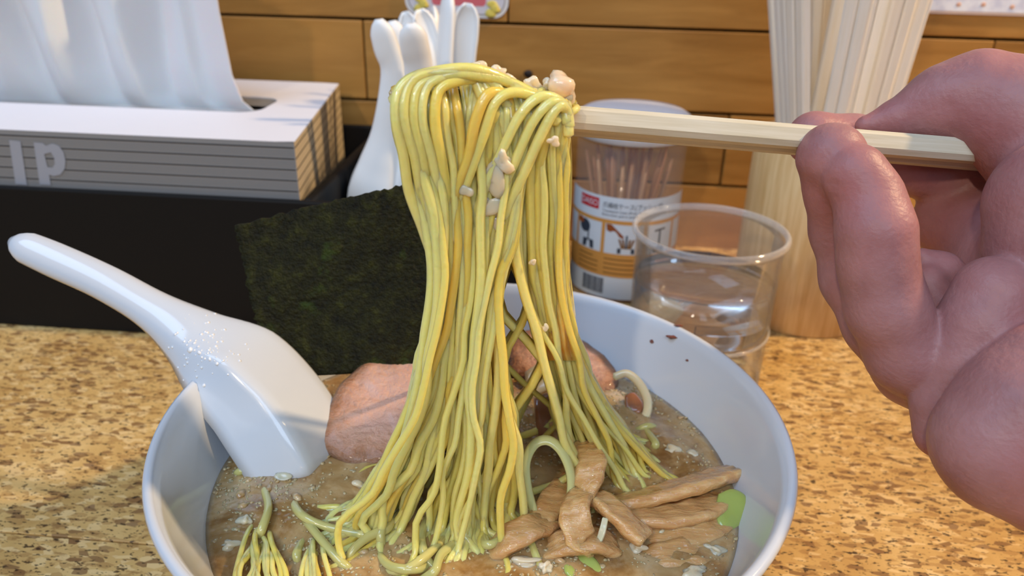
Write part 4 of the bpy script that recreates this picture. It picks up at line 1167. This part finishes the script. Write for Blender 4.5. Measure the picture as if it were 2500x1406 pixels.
for x, z in ((-0.0835, 0.1268), (-0.0465, 0.1255)):
    for a in range(3):
        o = blob('sign_flower', np.array((x+.0018*math.cos(a*2.1), W-.0015, z+.0022*math.sin(a*2.1)))-np.array(sg.location), (.0026, .0002, .0022), simple('sign_yellow', (214, 196, 92), .4) if a == 0 and x < -.08 else bpy.data.materials['sign_yellow'], sg, jit=.3, seed=a)
tag(sg, 'rounded white sign with pink panel on the boards above the spoons', 'sign')
pn = empty('paper_notice', (0.24, W-.0012, 0.130))
m = M('laminated_paper', (222, 226, 236), 0.2, spec=0.5)
n_ = m.noise(m.coords(), 160, 3); m.color(m.ramp(n_, [(0.35, (206, 210, 226)), (0.6, (228, 232, 240))])); m.bump(n_, 0.1, .001)
card('paper_sheet', 0.1660, 0.31, 0.1309, 0.235, 0.002, W-.0012, .0008, m.m, pn)
card('laminate_margin', 0.1650, 0.311, 0.1296, 0.236, 0.003, W-.0005, .0003, simple('laminate_edge', (226, 208, 196), .25), pn)
for x, z in ((0.1925, 0.1345), (0.206, 0.1338), (0.181, 0.1342)):
    blob('spot', np.array((x, W-.0013, z))-np.array(pn.location), (.0011, .0002, .0010), simple('spot_tan', (206, 166, 146), .4) if x == 0.1925 else bpy.data.materials['spot_tan'], pn, jit=.2, seed=2)
tag(pn, 'white laminated paper notice on the wall at upper right', 'notice')

# =================================================================== HAND
def rc(a, b): return (a, b)
SC = FPX
def chain(pts): return [(atd(x, y, d), r*d/SC) for x, y, d, r in pts]
chains = {
 'thumb': chain([(2112, 306, .1820, 24), (2200, 290, .1815, 47), (2300, 256, .1795, 88), (2390, 238, .1770, 106), (2490, 285, .1740, 135), (2590, 380, .1720, 165)]),
 'index': chain([(1988, 338, .1905, 66), (2085, 350, .1925, 63), (2210, 400, .1945, 66), (2350, 450, .1950, 75), (2500, 480, .1930, 100)]),
 'middle_tip': chain([(2030, 384, .1660, 84), (2042, 470, .1700, 68), (2056, 560, .1745, 70), (2086, 680, .1755, 74), (2150, 790, .1730, 82), (2235, 895, .1720, 92), (2400, 960, .1740, 130)]),
 'ring': chain([(2086, 428, .1610, 78), (2122, 485, .1605, 73), (2138, 565, .1590, 85), (2142, 650, .1605, 84), (2165, 750, .1625, 90), (2215, 860, .1655, 92), (2310, 940, .1710, 95)]),
 'little': chain([(2428, 722, .1580, 98), (2395, 800, .1585, 95), (2345, 890, .1600, 86), (2298, 985, .1610, 64), (2292, 1060, .1610, 48), (2400, 1100, .163, 90)]),
 'heel': chain([(2560, 930, .1475, 150), (2490, 1010, .1470, 150), (2425, 1078, .1475, 134), (2450, 1110, .1490, 135), (2540, 1140, .1480, 162)]),
 'thenar': chain([(2585, 500, .1600, 165), (2610, 620, .1600, 175), (2640, 800, .1600, 200)]),
 'palm': chain([(2330, 540, .1960, 95), (2440, 580, .1900, 125), (2560, 700, .1800, 200), (2600, 950, .1690, 230), (2620, 1080, .162, 220)]),
 'crook': chain([(2250, 628, .1730, 24), (2300, 662, .1735, 40), (2360, 730, .1740, 58), (2440, 800, .176, 90)]),
 'crook_fill': chain([(2262, 690, .1715, 46), (2295, 770, .1705, 60), (2330, 850, .170, 70)]),
 'wrist': chain([(2640, 700, .1720, 250), (2850, 900, .1660, 250), (3200, 1150, .1600, 235), (3700, 1450, .1560, 240)]),
}
def sd_cone(X, Y, Z, a, ra, b, rb):
    ba = b-a; l2 = float(ba@ba)
    px_, py_, pz_ = X-a[0], Y-a[1], Z-a[2]
    t = np.clip((px_*ba[0]+py_*ba[1]+pz_*ba[2])/l2, 0, 1)
    t = t.astype(np.float32)
    dx, dy, dz = px_-t*ba[0], py_-t*ba[1], pz_-t*ba[2]
    return np.sqrt(dx*dx+dy*dy+dz*dz)-(ra+(rb-ra)*t)
def smin(a, b, k):
    h = np.clip(0.5+0.5*(b-a)/k, 0, 1)
    return b+(a-b)*h-k*h*(1-h)
allp = [p for c_ in chains.values() for p in c_]
lo = np.min([p-r for p, r in allp], 0)-.003; hi = np.max([p+r for p, r in allp], 0)+.003
h = 0.00075
dims = np.ceil((hi-lo)/h).astype(int)+1
gx_ = (lo[0]+h*np.arange(dims[0]))[:, None, None].astype(np.float32); gy_ = (lo[1]+h*np.arange(dims[1]))[None, :, None].astype(np.float32); gz_ = (lo[2]+h*np.arange(dims[2]))[None, None, :].astype(np.float32)
def chain_field(c_, k=0.0035):
    Fd = None
    for (a, ra), (b, rb) in zip(c_[:-1], c_[1:]):
        s_ = sd_cone(gx_, gy_, gz_, a, ra, b, rb)
        Fd = s_ if Fd is None else smin(Fd, s_, k)
    return Fd
body = chain_field(chains['palm'], .006)
body = smin(body, chain_field(chains['wrist'], .006), .008)
for nm, kk in (('thenar', .004), ('thumb', .0035), ('index', .002), ('crook', .0015), ('crook_fill', .001), ('middle_tip', .0008), ('ring', .0006), ('little', .0006), ('heel', .0006)):
    body = smin(body, chain_field(chains[nm]), kk)
# skin folds: shallow grooves across the joints
def groove(body, pts, r, k=.0012):
    c_ = chain(pts); g = chain_field(c_, .001)
    return -smin(-body, g, k)
body = groove(body, [(2025, 452, .1585, 7), (2075, 446, .1530, 7), (2130, 446, .1522, 6), (2165, 442, .1522, 5)], 0)
body = groove(body, [(2310, 260, .1705, 8), (2318, 330, .1695, 10), (2350, 390, .172, 9)], 0, .002)
body = groove(body, [(2392, 290, .1655, 7), (2388, 350, .1670, 9), (2400, 400, .169, 8)], 0, .002)
hv, hf = surface_nets(body, lo, h)
hand = new_obj('hand', hv, hf, MAT_SKIN); recentre(hand)
sm = hand.modifiers.new('smooth', 'SMOOTH'); sm.iterations = 2; sm.factor = 0.5
tag(hand, 'right hand reaching in from the right, pinching the chopsticks', 'person')

# droplets of soup on the spoon neck: too many to count
dr = np.random.default_rng(9)
deps = bpy.context.evaluated_depsgraph_get(); bpy.context.view_layer.update()
V, Fc = [], []
for k in range(90):
    x, y = dr.normal(500, 45), dr.normal(845, 38)
    o_ = Vector(CAM); d_ = Vector(bearing(x, y)).normalized()
    loc0 = SPOON_BODY.matrix_world.inverted()@o_; 
    ok, hit, nrm, _ = SPOON_BODY.ray_cast(loc0, (SPOON_BODY.matrix_world.inverted().to_3x3()@d_).normalized())
    if not ok: continue
    s_ = dr.uniform(.0002, .0006)*(2.2 if k == 0 else 1)
    q = nrm.to_track_quat('Z', 'Y').to_matrix()
    base_ = len(V)
    for p in iv: V.append(tuple(hit+q@Vector((p[0]*s_, p[1]*s_, p[2]*s_*.45))))
    Fc += [[i+base_ for i in fc] for fc in ifc]
if V:
    o = new_obj('droplets', V, Fc, MAT_DROP, spoon); o['kind'] = 'stuff'
